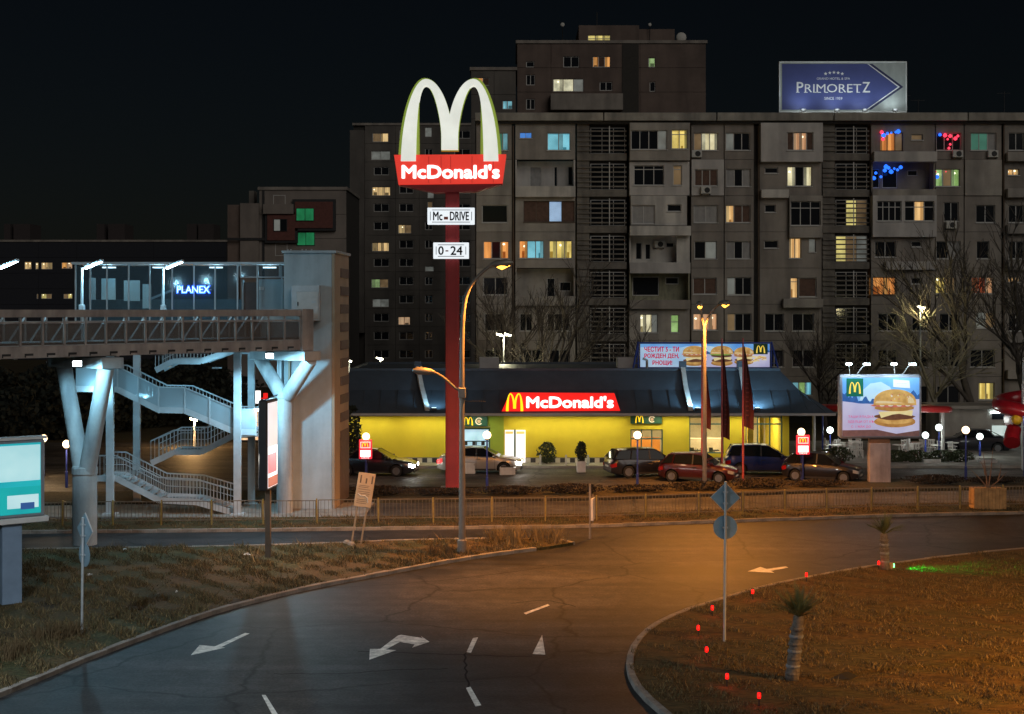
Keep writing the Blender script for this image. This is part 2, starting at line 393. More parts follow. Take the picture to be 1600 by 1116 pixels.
# far side: kerb, grass strip, footpath, planting bed, car park
fk_px = [(-240,836),(60,829),(300,827),(560,824),(900,820),(1050,815),(1250,808),(1400,803),(1600,799),(1800,795)]
fk = catmull([G(*p, .12) for p in fk_px], 4)
def strip(name, d0, d1, z0, z1, m):
    a = [(p.x, p.y+d0) for p in fk]; b = [(p.x, p.y+d1) for p in reversed(fk)]
    return slab(name, a+b, z0, z1, m)
strip('roadside_grass', 0, 3.2, -.01, .105, M_verge)
strip('service_lane', 3.2, 8.0, -.015, .02, M_park)
strip('planting_bed', 8.0, 12.2, -.01, .14, M_dirt)
park = MB().add([(-60,72.0,.025),(60,72.0,.025),(60,80.4,.025),(-60,80.4,.025)], [(0,1,2,3)]).build('car_park', M_park, fix=False); tag(park, kind='structure')
walk = MB().box(-11.5, 45, 80.4, 82.35, -.01, .16).build('pavement', M_pave); tag(walk, kind='structure')
plaza = MB().box(17.2, 60, 82.36, 96, -.01, .15).build('terrace_paving', M_pave); tag(plaza, kind='structure')
stair_pad = MB().box(-24, -6.4, 61.4, 69.5, -.01, .06).build('concrete_pad', M_pave); tag(stair_pad, kind='structure')
lane2 = MB().add([(-90,70,.03),(-11.6,70,.03),(-11.6,96,.03),(-90,96,.03)], [(0,1,2,3)]).build('drive_through_lane', M_park, fix=False); tag(lane2, kind='structure')

stone = None
def kerb(name, line, side):
    """kerb stones laid one after the other along a line"""
    global stone
    root = tag(empty(name), kind='structure')
    pts = [Vector((p.x, p.y, 0)) for p in line]
    acc = [0]
    for a, b in zip(pts, pts[1:]): acc.append(acc[-1]+(b-a).length)
    def at(s):
        for i in range(len(acc)-1):
            if acc[i+1] >= s:
                return pts[i].lerp(pts[i+1], (s-acc[i])/max(acc[i+1]-acc[i], 1e-6))
        return pts[-1]
    n = int(acc[-1]); 
    for i in range(n):
        a, b = at(i), at(i+1)
        mid = (a+b)/2
        px = 800+F*mid.x/mid.y if mid.y > 5 else 9999
        if not -60 < px < 1660: continue
        d = (b-a); ang = math.atan2(d.y, d.x)
        if stone is None:
            stone = MB().box(-.495, .495, -.09, .09, -.02, .13).build('kerb_stone', M_kerb, root, bevel=.015); o = stone
        else: o = inst(stone, 'kerb_stone', (0,0,0), root)
        o.location = (mid.x, mid.y, random.uniform(-.012, .008)); o.rotation_euler = (0, 0, ang+random.uniform(-.012, .012)); o.scale = (d.length*1.0, 1, 1)
kerb('verge_kerb', vb, 1); kerb('verge_back_kerb', vt, 1); kerb('island_kerb', ib, 1); kerb('roadside_kerb', fk, 1)

# painted marks: each on the road, from its own corner points
def mark(name, pts):
    p = [G(x, y, .004) for x, y in pts]
    MB().add(p, [tuple(range(len(p)))]).build(name, M_paint, road, fix=False)
mark('painted_arrow', [(577,1031),(578,1014),(594,1014),(622,993),(627,992),(660,997),(658,994),(671,1003),(644,1012),(648,1007),(625,1003),(603,1015),(619,1016)])
mark('painted_arrow', [(298,1024),(312,1008),(336,1010),(383,989),(390,990),(346,1011),(352,1012)])
mark('painted_arrow', [(1168,893),(1188,886),(1198,889),(1228,885),(1232,887),(1204,892),(1210,895)])
mark('painted_line', [(729,1019),(739,997),(747,996),(736,1020)])
mark('painted_line', [(728,1075),(735,1073),(752,1102),(743,1104)])
mark('painted_line', [(409,1086),(415,1086),(434,1116),(426,1118)])
mark('painted_triangle', [(832,1022),(847,992),(852,1023)])
mark('painted_line', [(818,958),(856,944),(859,946),(822,960)])
# asphalt repair patches and seams
M_patch = asphalt_mat('asphalt_patch', (.044, .041, .039), .52); M_seam = mat('tar_seam', (.012, .011, .011), .85, var=.1, spec=.1)
for pts in ([(417,1089),(500,1092),(470,1116),(420,1130),(380,1116)], [(640,905),(850,880),(990,905),(960,950),(760,955),(620,935)], [(1020,860),(1200,850),(1230,866),(1060,884)]):
    p = [G(x, y, .002) for x, y in pts]; MB().add(p, [tuple(range(len(p)))]).build('repair_patch', M_patch, road, fix=False)
def seam(pts, w=.05):
    line = catmull([G(x, y, .003) for x, y in pts], 6)
    line = [p+Vector((random.uniform(-.05,.05), random.uniform(-.05,.05), 0)) for p in line]
    a = inset(line, w/2, 1); b = inset(line, w/2, -1); k = len(line)
    MB().add(a+b, [(i, i+1, k+i+1, k+i) for i in range(k-1)]).build('tar_seam', M_seam, road, fix=False)
seam([(560,1018),(650,1021),(740,1024),(830,1026)]); seam([(430,1053),(520,1053),(600,1048),(700,1045)], .04)
seam([(727,1020),(729,1050),(734,1075)]); seam([(800,943),(850,938),(900,948)], .04); seam([(500,920),(700,906),(900,880)], .03)

# ---------------------------------------------------------------- grass
def blades(name, poly, n, h, mats, zb, parent=None, label=None, wid=.012, box=None, dens=None):
    pa = np.array(poly); x0, y0 = pa.min(0); x1, y1 = pa.max(0)
    if box: x0, x1, y0, y1 = max(x0, box[0]), min(x1, box[1]), max(y0, box[2]), min(y1, box[3])
    x = np.random.uniform(x0, x1, n*3); y = np.random.uniform(y0, y1, n*3)
    px = 800+F*x/y
    k = inside(poly, x, y) & (px > -40) & (px < 1640)
    cl = np.sin(x*1.7+np.sin(y*1.1)*2)*np.sin(y*1.9+np.cos(x*.8)*2)+.6*np.sin(x*5.1+y*3.7)
    k &= (cl+np.random.uniform(-.6, .6, len(x))) > -.25
    x, y, cl = x[k][:n], y[k][:n], cl[k][:n]; m = len(x)
    a = np.random.uniform(0, 6.28, m); hh = np.random.uniform(.35, 1, m)*h*(.8+.6*np.clip(cl, -.9, 1.3))*np.where(np.random.rand(m) < .03, 2.2, 1); w = wid*np.random.uniform(.7, 1.6, m)
    lx = np.random.normal(0, .5, m)*hh; ly = np.random.normal(0, .5, m)*hh
    v = np.empty((m, 3, 3))
    v[:,0] = np.stack([x-np.cos(a)*w, y-np.sin(a)*w, np.full(m, zb)], 1)
    v[:,1] = np.stack([x+np.cos(a)*w, y+np.sin(a)*w, np.full(m, zb)], 1)
    v[:,2] = np.stack([x+lx, y+ly, zb+hh], 1)
    me = bpy.data.meshes.new(name); me.from_pydata(v.reshape(-1,3).tolist(), [], np.arange(m*3).reshape(-1,3).tolist())
    for q in mats: me.materials.append(q)
    me.polygons.foreach_set('material_index', np.random.choice(len(mats), m).astype(np.int32)); me.update()
    o = bpy.data.objects.new(name, me); col.objects.link(o)
    if parent: o.parent = parent
    return tag(o, label, 'grass', kind='stuff')
gr = [mat('straw_blade', (.20, .145, .065), .9, var=0), mat('olive_blade', (.09, .078, .032), .9, var=0), mat('brown_blade', (.10, .065, .028), .9, var=0), mat('dark_blade', (.055, .045, .022), .9, var=0)]
blades('grass', verge_poly, 90000, .11, gr, .10, label='short dry straw and olive grass covering the roadside verge', box=(-22, 4, 30, 56))
blades('grass', isle_poly, 90000, .07, [gr[2], gr[2], gr[1], gr[0]], .10, label='short brown grass covering the traffic island', box=(2, 26, 28, 52))
blades('weeds', verge_poly, 7000, .24, [gr[0], gr[2], gr[1]], .10, label='taller straggling weeds scattered over the roadside verge', box=(-22, 4, 30, 56), wid=.016)
blades('weeds', isle_poly, 3500, .16, [gr[0], gr[1]], .10, label='taller tufts scattered over the traffic island', box=(2, 26, 28, 52), wid=.014)
sp = [(p.x, p.y+.15) for p in fk]+[(p.x, p.y+3.1) for p in reversed(fk)]
blades('grass', sp, 26000, .12, gr, .10, label='thin dry grass along the railing beside the road', box=(-24, 26, 56, 68))
def tuft(px, py, n, h, r, label, m=None):
    c = G(px, py, .1); mb = MB()
    for i in range(n):
        a = random.uniform(0, 6.28); rr = random.uniform(0, r); b = Vector((math.cos(a)*rr, math.sin(a)*rr, 0))
        hh = h*random.uniform(.5, 1); t = b+Vector((random.gauss(0,.25)*h, random.gauss(0,.25)*h, hh)); w = random.uniform(.006, .014)
        q = Vector((math.cos(a+1.3), math.sin(a+1.3), 0))*w; mid = b.lerp(t, .55)+Vector((0,0,.05*h))
        mb.add([b-q, b+q, mid+q*.8, mid-q*.8, t], [(0,1,2,3),(3,2,4)])
    o = mb.build('grass_tuft', m or gr[0], fix=False); o.location = c; tag(o, label, 'grass tuft', 'tall dry grass tufts on the verge')
for px, py in ((805,842),(775,846),(840,845),(868,848),(800,850)): tuft(px, py, 150, .75, .5, 'tall dry straw tuft at the pointed end of the verge')
tuft(678,868,80,.55,.3,'small brown weed clump beside the tall curved lamp post', gr[2]); tuft(700,866,50,.4,.25,'small brown weed clump beside the tall curved lamp post', gr[2])
for px, py in ((60,1000),(85,998),(112,994)): tuft(px, py, 130, .5, .4, 'dark overgrown weeds at the foot of the two-plate road sign', gr[2])
for px, py in ((15,1030),(30,1022)): tuft(px, py, 110, .5, .35, 'brown weeds by the kerb at the near end of the verge', gr[2])
M_lit = mat('litter_paper', (.7, .7, .68), .8, var=.1)
for i, (px, py, s) in enumerate(((196,860,.16),(138,900,.2),(54,887,.12),(388,868,.3),(248,929,.1),(275,926,.08),(224,966,.08))):
    mb = MB(); c = G(px, py, .12)
    for j in range(3):
        a = random.uniform(0,6); mb.add([(random.uniform(-s,s)*.6, random.uniform(-s,s)*.6, random.uniform(0,.08)) for _ in range(4)], [(0,1,2),(0,2,3)])
    o = mb.build('litter', M_lit, fix=False); o.location = c; tag(o, 'scrap of white litter lying in the verge grass', 'litter', 'litter on the verge')
# ================================================================ APARTMENT BLOCKS
M_conc = mat('panel_concrete', (.40, .365, .32), .9, var=.16, scale=.5, dirt=.35, bump=.15, bscale=8)
M_conc2 = mat('panel_render_brown', (.31, .275, .24), .9, var=.14, scale=.5, dirt=.35, bump=.15, bscale=8)
M_pale = mat('panel_painted_pale', (.56, .53, .50), .85, var=.10, scale=.6, dirt=.28)
M_white = mat('balcony_white', (.62, .59, .54), .85, var=.10, scale=.8, dirt=.35)
M_core = mat('shadow_gap', (.05, .045, .04), .95, var=.1)
M_slat = mat('louvre_concrete', (.20, .18, .155), .9, var=.2, scale=1.0, dirt=.3)
M_fr = mat('frame_white', (.55, .54, .52), .6, var=.08); M_frd = mat('frame_brown', (.12, .085, .06), .7, var=.15)
M_dg = mat('dark_glass', (.012, .014, .018), .12, var=0, spec=.5)
M_ac = mat('ac_casing', (.55, .54, .5), .6, var=.1); M_blk = mat('black_plastic', (.015, .015, .016), .6, var=0)
M_wgl = clear('window_glass', (.05, .06, .06), .08, .05)
PANE = {
 'd': M_dg, 'n': mat('brown_curtain', (.13, .075, .055), .9, var=.2, scale=4), 's': mat('roller_shutter', (.36, .35, .34), .8, var=.1, scale=3, dirt=.15),
 'w': glow('pane_warm', (1, .66, .30), .95, .55, .9, stripes=1), 'o': glow('pane_orange', (1, .46, .13), .9, .6, 1.0, stripes=1),
 'y': glow('pane_yellow', (1, .78, .26), .95, .55, .9), 'c': glow('pane_cream', (1, .88, .60), .9, .6, .9), 't': glow('pane_teal', (.40, .85, .95), .65, .55, .8),
 'b': glow('pane_bluewhite', (.62, .78, 1), .6, .5, .8), 'g': glow('pane_greenish', (.72, .95, .42), .55, .6, .9), 'p': glow('pane_peach', (1, .62, .36), .65, .45, .8, stripes=1),
 'k': glow('pane_dim', (.9, .6, .3), .10, .8, 1.2), 'l': glow('pane_dim_grey', (.7, .75, .7), .12, .7, 1.0), 'G': glow('pane_green', (.05, .75, .28), .16, .7, .8), 'j': glow('pane_dim_teal', (.2, .7, .5), .12, .7, 1.0),
 'r': glow('pane_red', (1, .28, .12), .55, .6, 1.0, stripes=1), 'B': glow('pane_deep_blue', (.1, .35, 1), .7, .5, 1.0),
}
def panel(root, x0, x1, z0, z1, holes, y0, thick, m, name='wall_panel'):
    xs = sorted({x0, x1, *[min(max(h[0], x0), x1) for h in holes], *[min(max(h[1], x0), x1) for h in holes]})
    zs = sorted({z0, z1, *[min(max(h[2], z0), z1) for h in holes], *[min(max(h[3], z0), z1) for h in holes]})
    mb = MB()
    def hole(a, b): return any(h[0]-1e-5 <= a <= h[1]+1e-5 and h[2]-1e-5 <= b <= h[3]+1e-5 for h in holes)
    for i in range(len(xs)-1):
        for j in range(len(zs)-1):
            if not hole((xs[i]+xs[i+1])/2, (zs[j]+zs[j+1])/2):
                mb.add([(xs[i],y0,zs[j]),(xs[i+1],y0,zs[j]),(xs[i+1],y0,zs[j+1]),(xs[i],y0,zs[j+1])], [(0,1,2,3)])
    y1 = y0+thick
    for a, b, c, d in [(x0, x1, z0, z1)]+list(holes):
        mb.add([(a,y0,c),(b,y0,c),(b,y0,d),(a,y0,d),(a,y1,c),(b,y1,c),(b,y1,d),(a,y1,d)], [(0,4,5,1),(1,5,6,2),(2,6,7,3),(3,7,4,0)])
    return mb.build(name, m, root, fix=False)
def room(w, a, b, z0, z1, y, code, depth, rnd):
    # room light painted by glow: walls, curtains, furniture dimmer in steps; also a lamp
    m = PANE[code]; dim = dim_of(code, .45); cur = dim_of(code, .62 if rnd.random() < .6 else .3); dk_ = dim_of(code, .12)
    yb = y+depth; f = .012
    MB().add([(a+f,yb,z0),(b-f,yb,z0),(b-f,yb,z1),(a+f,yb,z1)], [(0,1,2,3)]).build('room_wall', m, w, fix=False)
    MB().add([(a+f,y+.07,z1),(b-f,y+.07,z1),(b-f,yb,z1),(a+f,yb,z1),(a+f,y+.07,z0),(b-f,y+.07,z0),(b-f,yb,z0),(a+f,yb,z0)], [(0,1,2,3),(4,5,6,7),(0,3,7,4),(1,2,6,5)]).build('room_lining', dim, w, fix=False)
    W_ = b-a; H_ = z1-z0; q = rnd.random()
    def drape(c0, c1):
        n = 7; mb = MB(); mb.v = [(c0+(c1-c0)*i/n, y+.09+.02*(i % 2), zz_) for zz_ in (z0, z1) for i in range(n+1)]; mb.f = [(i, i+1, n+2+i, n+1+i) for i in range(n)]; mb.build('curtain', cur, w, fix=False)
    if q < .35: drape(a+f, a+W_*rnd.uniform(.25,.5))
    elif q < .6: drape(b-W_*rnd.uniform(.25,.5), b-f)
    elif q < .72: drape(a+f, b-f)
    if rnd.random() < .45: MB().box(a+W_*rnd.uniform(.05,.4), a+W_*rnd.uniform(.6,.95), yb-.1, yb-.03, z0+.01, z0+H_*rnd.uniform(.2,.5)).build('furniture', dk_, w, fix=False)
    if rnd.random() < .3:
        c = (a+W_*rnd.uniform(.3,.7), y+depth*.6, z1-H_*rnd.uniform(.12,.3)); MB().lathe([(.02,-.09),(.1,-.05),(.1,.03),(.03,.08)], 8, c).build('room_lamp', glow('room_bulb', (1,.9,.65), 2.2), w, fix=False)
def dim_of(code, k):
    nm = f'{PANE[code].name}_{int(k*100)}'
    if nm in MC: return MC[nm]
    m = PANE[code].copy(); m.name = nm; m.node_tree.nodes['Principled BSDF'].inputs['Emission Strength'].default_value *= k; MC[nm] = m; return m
WR = random.Random(21)
def window(root, x0, x1, z0, z1, y, codes, fm=None, fw=.06, transom=None, sill=True, name='window', depth=.2):
    mb = MB(); n = len(codes); fm = fm or M_fr
    mb.box(x0, x1, y, y+.08, z1-fw, z1).box(x0, x1, y, y+.08, z0, z0+fw)
    for i in range(n+1):
        c = x0+(x1-x0)*i/n; a = max(x0, c-fw/2) if 0 < i < n else (x0 if i == 0 else x1-fw)
        mb.box(a, a+fw, y-.002, y+.082, z0+fw, z1-fw)
    if transom: zt = z0+(z1-z0)*transom; mb.box(x0+fw, x1-fw, y+.001, y+.075, zt-fw/2, zt+fw/2)
    if sill: mb.box(x0-.05, x1+.05, y-.2, y+.02, z0-.06, z0-.003)
    w = mb.build(name, fm, root, fix=False)
    for i, c in enumerate(codes):
        a = x0+(x1-x0)*i/n+fw*.4; b = x0+(x1-x0)*(i+1)/n-fw*.4
        lit_ = c in 'wyoctbgpr'
        MB().box(a, b, y+.03, y+.04, z0+fw*.5, z1-fw*.5).build('pane', M_wgl if lit_ else PANE[c], w, fix=False)
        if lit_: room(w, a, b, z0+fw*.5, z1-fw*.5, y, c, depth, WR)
    return w
AC = None
def ac_unit(root, x, z, y):
    global AC
    if AC is None:
        AC = MB().box(-.4, .4, -.3, 0, -.28, .28).build('ac_unit', M_ac, root, bevel=.03)
        AC['first'] = 1; o = AC
        MB().lathe([(.02,-.02),(.2,-.02),(.22,0)], 12, (.08,-.3,0), 'y').build('fan_grille', M_blk, o)
        MB().box(-.35,-.3,-.25,.02,-.36,-.285).box(.3,.35,-.25,.02,-.36,-.285).build('bracket', M_blk, o)
    else:
        o = inst(AC, 'ac_unit', (0,0,0), root)
        for ch in AC.children: inst(ch, ch.name.split('.')[0], (0,0,0), o)
    o.location = (x, y-.02, z); return o

YB = F/20.0   # main block: 20 px per metre
bl = thing('apartment_block', 'long grey concrete panel apartment block with stairwell louvres behind the restaurant', 'building', (0, YB, 0))
X = lambda px: (px-800)/20.0
Z = lambda py: H+(HZ-py)/20.0
RT = lambda k: 193+56.5*k
MB().box(X(742), X(1720), 1.45, 13, 0, Z(194)).build('wall', M_core, bl)
def cell(c0, c1, k, wins=(), proud=0, m=None, y0=None, y1=None):
    a, b = (y0 if y0 else RT(k)), (y1 if y1 else RT(k+1))
    zb = max(Z(b), 0)
    if Z(a) <= .2: return
    holes = []
    for w in wins:
        wy0, wy1 = (w[3], w[4]) if len(w) > 4 else (RT(k)+14.5, RT(k)+42)
        if Z(wy1) < .1: continue
        holes.append((X(w[0]), X(w[1]), Z(wy1), Z(wy0)))
    panel(bl, X(c0)+.015, X(c1)-.015, zb+.015, Z(a)-.015, holes, -proud, 1.44+proud if proud else .35, m or M_conc)
    for w, h in zip(wins, holes):
        opt = w[5] if len(w) > 5 else {}
        window(bl, *h, -proud+.13, w[2], opt.get('fm'), transom=opt.get('tr'), fw=opt.get('fw', .06), depth=1.0)
def loggia(c0, c1, k, wins=(), para=None, pm=None, bm_=None, pt=44, pb=59, sides=0):
    a, b = RT(k), RT(k+1)
    # back wall with its door and windows, side cheeks, slab, parapet
    holes = [(X(w[0]), X(w[1]), Z(w[4]), Z(w[3])) for w in wins]
    panel(bl, X(c0)+.1, X(c1)-.1, Z(b)+.1, Z(a)-.02, holes, 1.1, .3, bm_ or M_conc, 'loggia_wall')
    for w, h in zip(wins, holes): window(bl, *h, 1.16, w[2], w[5] if len(w) > 5 else None, sill=False)
    MB().box(X(c0)+.015, X(c0)+.13, -.05, 1.44, Z(b)+.02, Z(a)-.02).build('loggia_cheek', bm_ or M_conc, bl)
    MB().box(X(c1)-.13, X(c1)-.015, -.05, 1.44, Z(b)+.02, Z(a)-.02).build('loggia_cheek', bm_ or M_conc, bl)
    MB().box(X(c0)+.02, X(c1)-.02, -.3, 1.08, Z(b)-.1, Z(b)+.08).build('balcony_slab', M_conc, bl)
    p0, p1 = para or (c0, c1)
    MB().box(X(p0)+.01, X(p1)-.01, -.42, -.31, Z(a+pb), Z(a+pt)).build('balcony_parapet', pm or M_white, bl, bevel=.015)
def dk(c0, c1): return (c0+6, c1-6, 'dd')
# --- column at the joint on the left
W0 = {0:[(777,794,'jt')], 1:[], 2:[(753,793,'d')], 3:[(755,795,'odo')], 4:[(755,793,'dd')], 5:[(757,790,'dd')], 6:[(757,790,'dd')], 7:[(757,790,'dd')]}
for k in range(8): cell(744, 800, k, W0[k], m=M_conc if k % 3 else M_conc2)
# --- column 1
cell(805, 899, 0, [(855,891,'tt'), (812,831,'BB',207,216,{'fw':.04})])
loggia(805, 899, 1, [(828,846,'s',258,292), (866,872,'d',258,296), (888,896,'d',258,288)], pm=M_white, bm_=M_pale, pt=42, pb=59)
cell(805, 899, 2, [(818,898,'nnbn',314,347,{'fm':M_frd})])
cell(805, 899, 3, [(811,850,'ott',376,404), (858,894,'yyy',376,404)])
loggia(805, 899, 4, [(855,868,'d',434,466), (875,893,'d',440,455)], pm=M_conc)
cell(805, 899, 5, [(812,832,'dd'), (855,890,'ddd')]); cell(805, 899, 6, [(812,850,'dd'), (858,890,'dd')]); cell(805, 899, 7, [(820,890,'ddd')])
# --- stairwells with concrete louvres
def stairwell(c0, c1, lit={}):
    for k in range(8):
        zt, zb = Z(RT(k)+4), max(Z(RT(k+1)+1), .2)
        codes = lit.get(k, 'ddd')
        window(bl, X(c0)+1.1, X(c1)-.15, zb+.55, zt-.1, .30, codes, fw=.05, sill=False, name='stair_window', depth=.09)
        MB().box(X(c0)+.05, X(c1)-.05, .40, 1.4, zb, zt+.2).build('stair_wall', M_core, bl, fix=False)
        MB().box(X(c0)+.03, X(c1)-.03, -.02, .16, zb-.02, zb+.52).build('spandrel', M_slat, bl)
        MB().box(X(c0)+.03, X(c0)+1.0, .12, .3, zb+.53, zt+.2).build('stair_pier', M_slat, bl)
        n = 5
        for i in range(n):
            z = zb+.72+i*(zt-zb-.8)/n
            if z < .3: continue
            MB().box(X(c0)+.04, X(c1)-.04, .0, .09, z, z+.11).build('louvre', M_slat, bl, fix=False)
        MB().box(X((c0+c1)/2+11), X((c0+c1)/2+12.5), -.05, -.01, zb+.55, zt).build('louvre_tie', M_fr, bl, fix=False)
stairwell(901, 980); stairwell(1285, 1359, {2:'dyk', 3:'ykl', 1:'ddd'})
# --- column 3
cell(983, 1077, 0, [(985,1041,'dddl',205,235), (1048,1073,'yy',204,234,{'tr':.75})], .55, M_conc, y1=252)
cell(983, 1077, 1, [(990,1037,'ddd',259,290,{'tr':.8}), (1051,1065,'k',259,290,{'tr':.8})], .25, M_pale, y0=253)
cell(985, 1073, 2, [(987,1023,'ss',321,350), (1042,1064,'d',320,331)], .3, M_white, y1=353)
MB().box(X(983), X(1078), -.75, -.31, Z(369), Z(354)).build('balcony_parapet', M_white, bl, bevel=.02)
loggia(983, 1078, 3, [(995,1005,'d',378,405), (1010,1019,'d',380,405), (1043,1056,'d',378,386)], bm_=M_white, pm=M_pale, pt=48, pb=65)
MB().box(X(1057), X(1077), -.1, .0, Z(RT(4)), Z(RT(3)+2)).build('loggia_screen', M_white, bl)
loggia(983, 1078, 4, [(990,1032,'d',432,462), (1042,1063,'d',433,444)], bm_=mat('balcony_olive', (.30, .29, .20), .9, var=.15, dirt=.3), pm=M_conc2, pt=50, pb=64)
cell(983, 1078, 5, [(1000,1028,'ccl',491,520), (1048,1061,'g',492,520,{'tr':.6})]); cell(983, 1078, 6, [(1000,1030,'dd')]); cell(983, 1078, 7, [(1000,1030,'dd')])
ac_unit(bl, X(1032), Z(381), 1.08)
# --- columns 4 and 5
C4 = {0:[(1084,1122,'kcc')], 1:[(1085,1121,'nnn',265,291)], 2:[(1084,1122,'ss')], 3:[(1085,1120,'dl')], 4:[(1083,1120,'nn',434,460)], 5:[(1083,1121,'ppp',490,516)], 6:[dk(1080,1130)], 7:[dk(1080,1130)]}
C5 = {0:[(1134,1172,'ldd')], 1:[(1135,1173,'sds')], 2:[(1134,1173,'wnn')], 3:[(1135,1173,'sds')], 4:[(1136,1174,'ldd')], 5:[(1136,1174,'kdd')], 6:[dk(1133,1177)], 7:[dk(1133,1177)]}
for k in range(8):
    cell(1080, 1131, k, C4[k], .18 if k == 1 else 0, M_pale if k == 1 else M_conc2)
    cell(1132, 1178, k, C5[k], 0, M_conc2)
ac_unit(bl, X(1088), Z(241), 0); ac_unit(bl, X(1102), Z(298), -.18)
MB().box(X(1178.5), X(1186.5), .25, 1.4, 0, Z(196)).build('joint_strip', M_core, bl)
# --- column 6
cell(1187, 1284, 0, [(1228,1269,'nppn',208,236)], .5, M_pale, y1=254)
cell(1187, 1284, 1, [(1195,1216,'d',262,271), (1230,1269,'cdc',260,291)], 0, M_conc2)
MB().box(X(1188), X(1231), -.5, -.02, Z(310), Z(297)).build('balcony_parapet', M_white, bl, bevel=.02)
cell(1187, 1232, 2, [(1195,1212,'d',320,332)], 0, M_conc2); cell(1232, 1284, 2, [(1234,1281,'ddd',315,353,{'tr':.72})], .35, M_conc, y1=372)
cell(1187, 1284, 3, [(1194,1216,'d',376,388), (1233,1252,'ww',372,404), (1264,1275,'l',373,394)], 0, M_conc2)
cell(1187, 1284, 4, [(1235,1247,'w',434,466,{'tr':.8}), (1248,1276,'n',434,464)], 0, M_conc2)
MB().box(X(1222), X(1284), -.55, -.02, Z(481), Z(467)).build('balcony_parapet', M_conc, bl, bevel=.02)
for k in (5, 6): cell(1187, 1284, k, [(1195,1225,'dd'), (1238,1272,'dd')], 0, M_conc2)
cell(1187, 1284, 7, [(1238,1269,'tgt',597,618)], 0, M_conc2)
# --- column 8
cell(1361, 1461, 0, [(1375,1411,'ook',207,236,{'fm':M_frd}), (1424,1442,'k',210,219)], 0, M_conc2)
MB().box(X(1363), X(1461), -.6, -.02, Z(254), Z(238)).build('balcony_parapet', M_pale, bl, bevel=.02)
loggia(1361, 1461, 1, [(1368,1380,'d',262,292), (1384,1408,'d',262,292), (1424,1440,'d',264,273)], pm=M_conc, bm_=M_conc2, pt=47, pb=63)
cell(1361, 1461, 2, [(1368,1406,'dddd',315,346,{'tr':.7}), (1411,1457,'dwd',315,346,{'tr':.7})], .5, M_pale, y1=371)
cell(1361, 1461, 3, [(1367,1400,'dd',377,402), (1424,1440,'d',377,386)], 0, M_conc2)
MB().box(X(1382), X(1461), -.55, -.02, Z(422), Z(409)).build('balcony_parapet', M_pale, bl, bevel=.02)
cell(1361, 1461, 4, [(1364,1400,'oo',433,461,{'fm':M_frd}), (1424,1440,'d',434,444)], 0, M_conc2)
for k in (5, 6, 7): cell(1361, 1461, k, [(1372,1402,'dd'), (1425,1450,'d')], 0, M_conc2)
# --- columns 9, 10, 11
C9 = {0:[(1463,1502,'ddd')], 1:[(1461,1500,'gkg')], 2:[(1475,1498,'dd',316,346)], 3:[(1463,1501,'ds')], 4:[(1461,1493,'yk',433,459)], 5:[dk(1462,1505)], 6:[dk(1462,1505)], 7:[(1464,1500,'dd')]}
C10 = {0:[(1517,1557,'jjs')], 1:[], 2:[(1525,1555,'dd')], 3:[(1526,1546,'d')], 4:[(1518,1552,'rrp',433,459)], 5:[(1525,1556,'lk',488,513)], 6:[dk(1510,1560)], 7:[(1529,1554,'yy',598,625)]}
C11 = {0:[(1576,1600,'dd')], 1:[(1575,1593,'ww',264,274)], 2:[(1576,1600,'dd')], 3:[(1576,1600,'dd')], 4:[(1575,1594,'wk',433,441)], 5:[(1576,1600,'dd')], 6:[], 7:[]}
for k in range(8):
    cell(1462, 1506, k, C9[k], 0, M_conc2); cell(1507, 1565, k, C10[k], .12 if k == 1 else 0, M_conc if k == 1 else M_conc2)
    cell(1569, 1640, k, C11[k], 0, M_conc2)
    MB().box(X(1571), X(1640), -.55, -.02, Z(RT(k)+60), Z(RT(k)+46)).build('balcony_parapet', M_conc, bl, bevel=.02) if k < 7 else None
for x, y in ((1495,241),(1550,241),(1485,352)): ac_unit(bl, X(x), Z(y), 0)
# coloured light strings at three balconies
for cells_, names in (([(1377,207,'r'),(1380,212,'B'),(1386,209,'B'),(1392,208,'B'),(1399,207,'B'),(1403,206,'B'),(1379,218,'r')], 0), ([(1367,278,'B'),(1370,270,'B'),(1378,276,'B'),(1384,266,'B'),(1390,262,'B'),(1394,268,'B'),(1399,263,'B'),(1404,265,'B'),(1409,261,'B'),(1386,260,'B')], 0), ([(1468,211,'B'),(1476,212,'r'),(1480,218,'r'),(1484,213,'r'),(1496,213,'r'),(1492,217,'r'),(1482,232,'r'),(1484,226,'r'),(1463,268,'r'),(1466,276,'B'),(1479,268,'r')], 0)):
    for (x, y, c) in cells_:
        dx = random.uniform(.08, .2)
        MB().lathe([(.02,-dx*.9),(dx*.8,-dx*.5),(dx,0),(dx*.7,dx*.6),(.02,dx)], 8, (X(x), -.12 if y < 250 else .3, Z(y))).build('festive_light', glow('festive_red', (1,.05,.1), 1.6) if c == 'r' else glow('festive_blue', (.02,.15,1), 1.8), bl)
# roof edge
for a, b in ((742,942),(943,1118),(1119,1300),(1301,1509),(1510,1720)):
    MB().box(X(a)+.02, X(b)-.02, -.55, .1, Z(190), Z(177.5)).build('roof_parapet', mat('parapet_concrete', (.36,.33,.28), .9, var=.18, scale=.7, dirt=.4), bl, bevel=.03)
MB().box(X(742), X(1720), -.25, 12.9, Z(194)+.01, Z(190)-.01).build('roof_slab', M_core, bl)
for a in (800, 1183, 1566): MB().tube([(X(a)+.1,-.1,1),(X(a)+.1,-.1,Z(197))], .06, 6).build('downpipe', M_frd, bl)
for (px, h) in ((1418,1.6),(1430,2.6),(1452,2.2),(1590,2.8)):
    mb = MB().tube([(X(px),3,Z(190)),(X(px),3,Z(190)+h)], .03, 5).bar((X(px)-.6,3,Z(190)+h*.95),(X(px)+.5,3,Z(190)+h*.95),.03)
    mb.build('aerial', M_blk, bl)

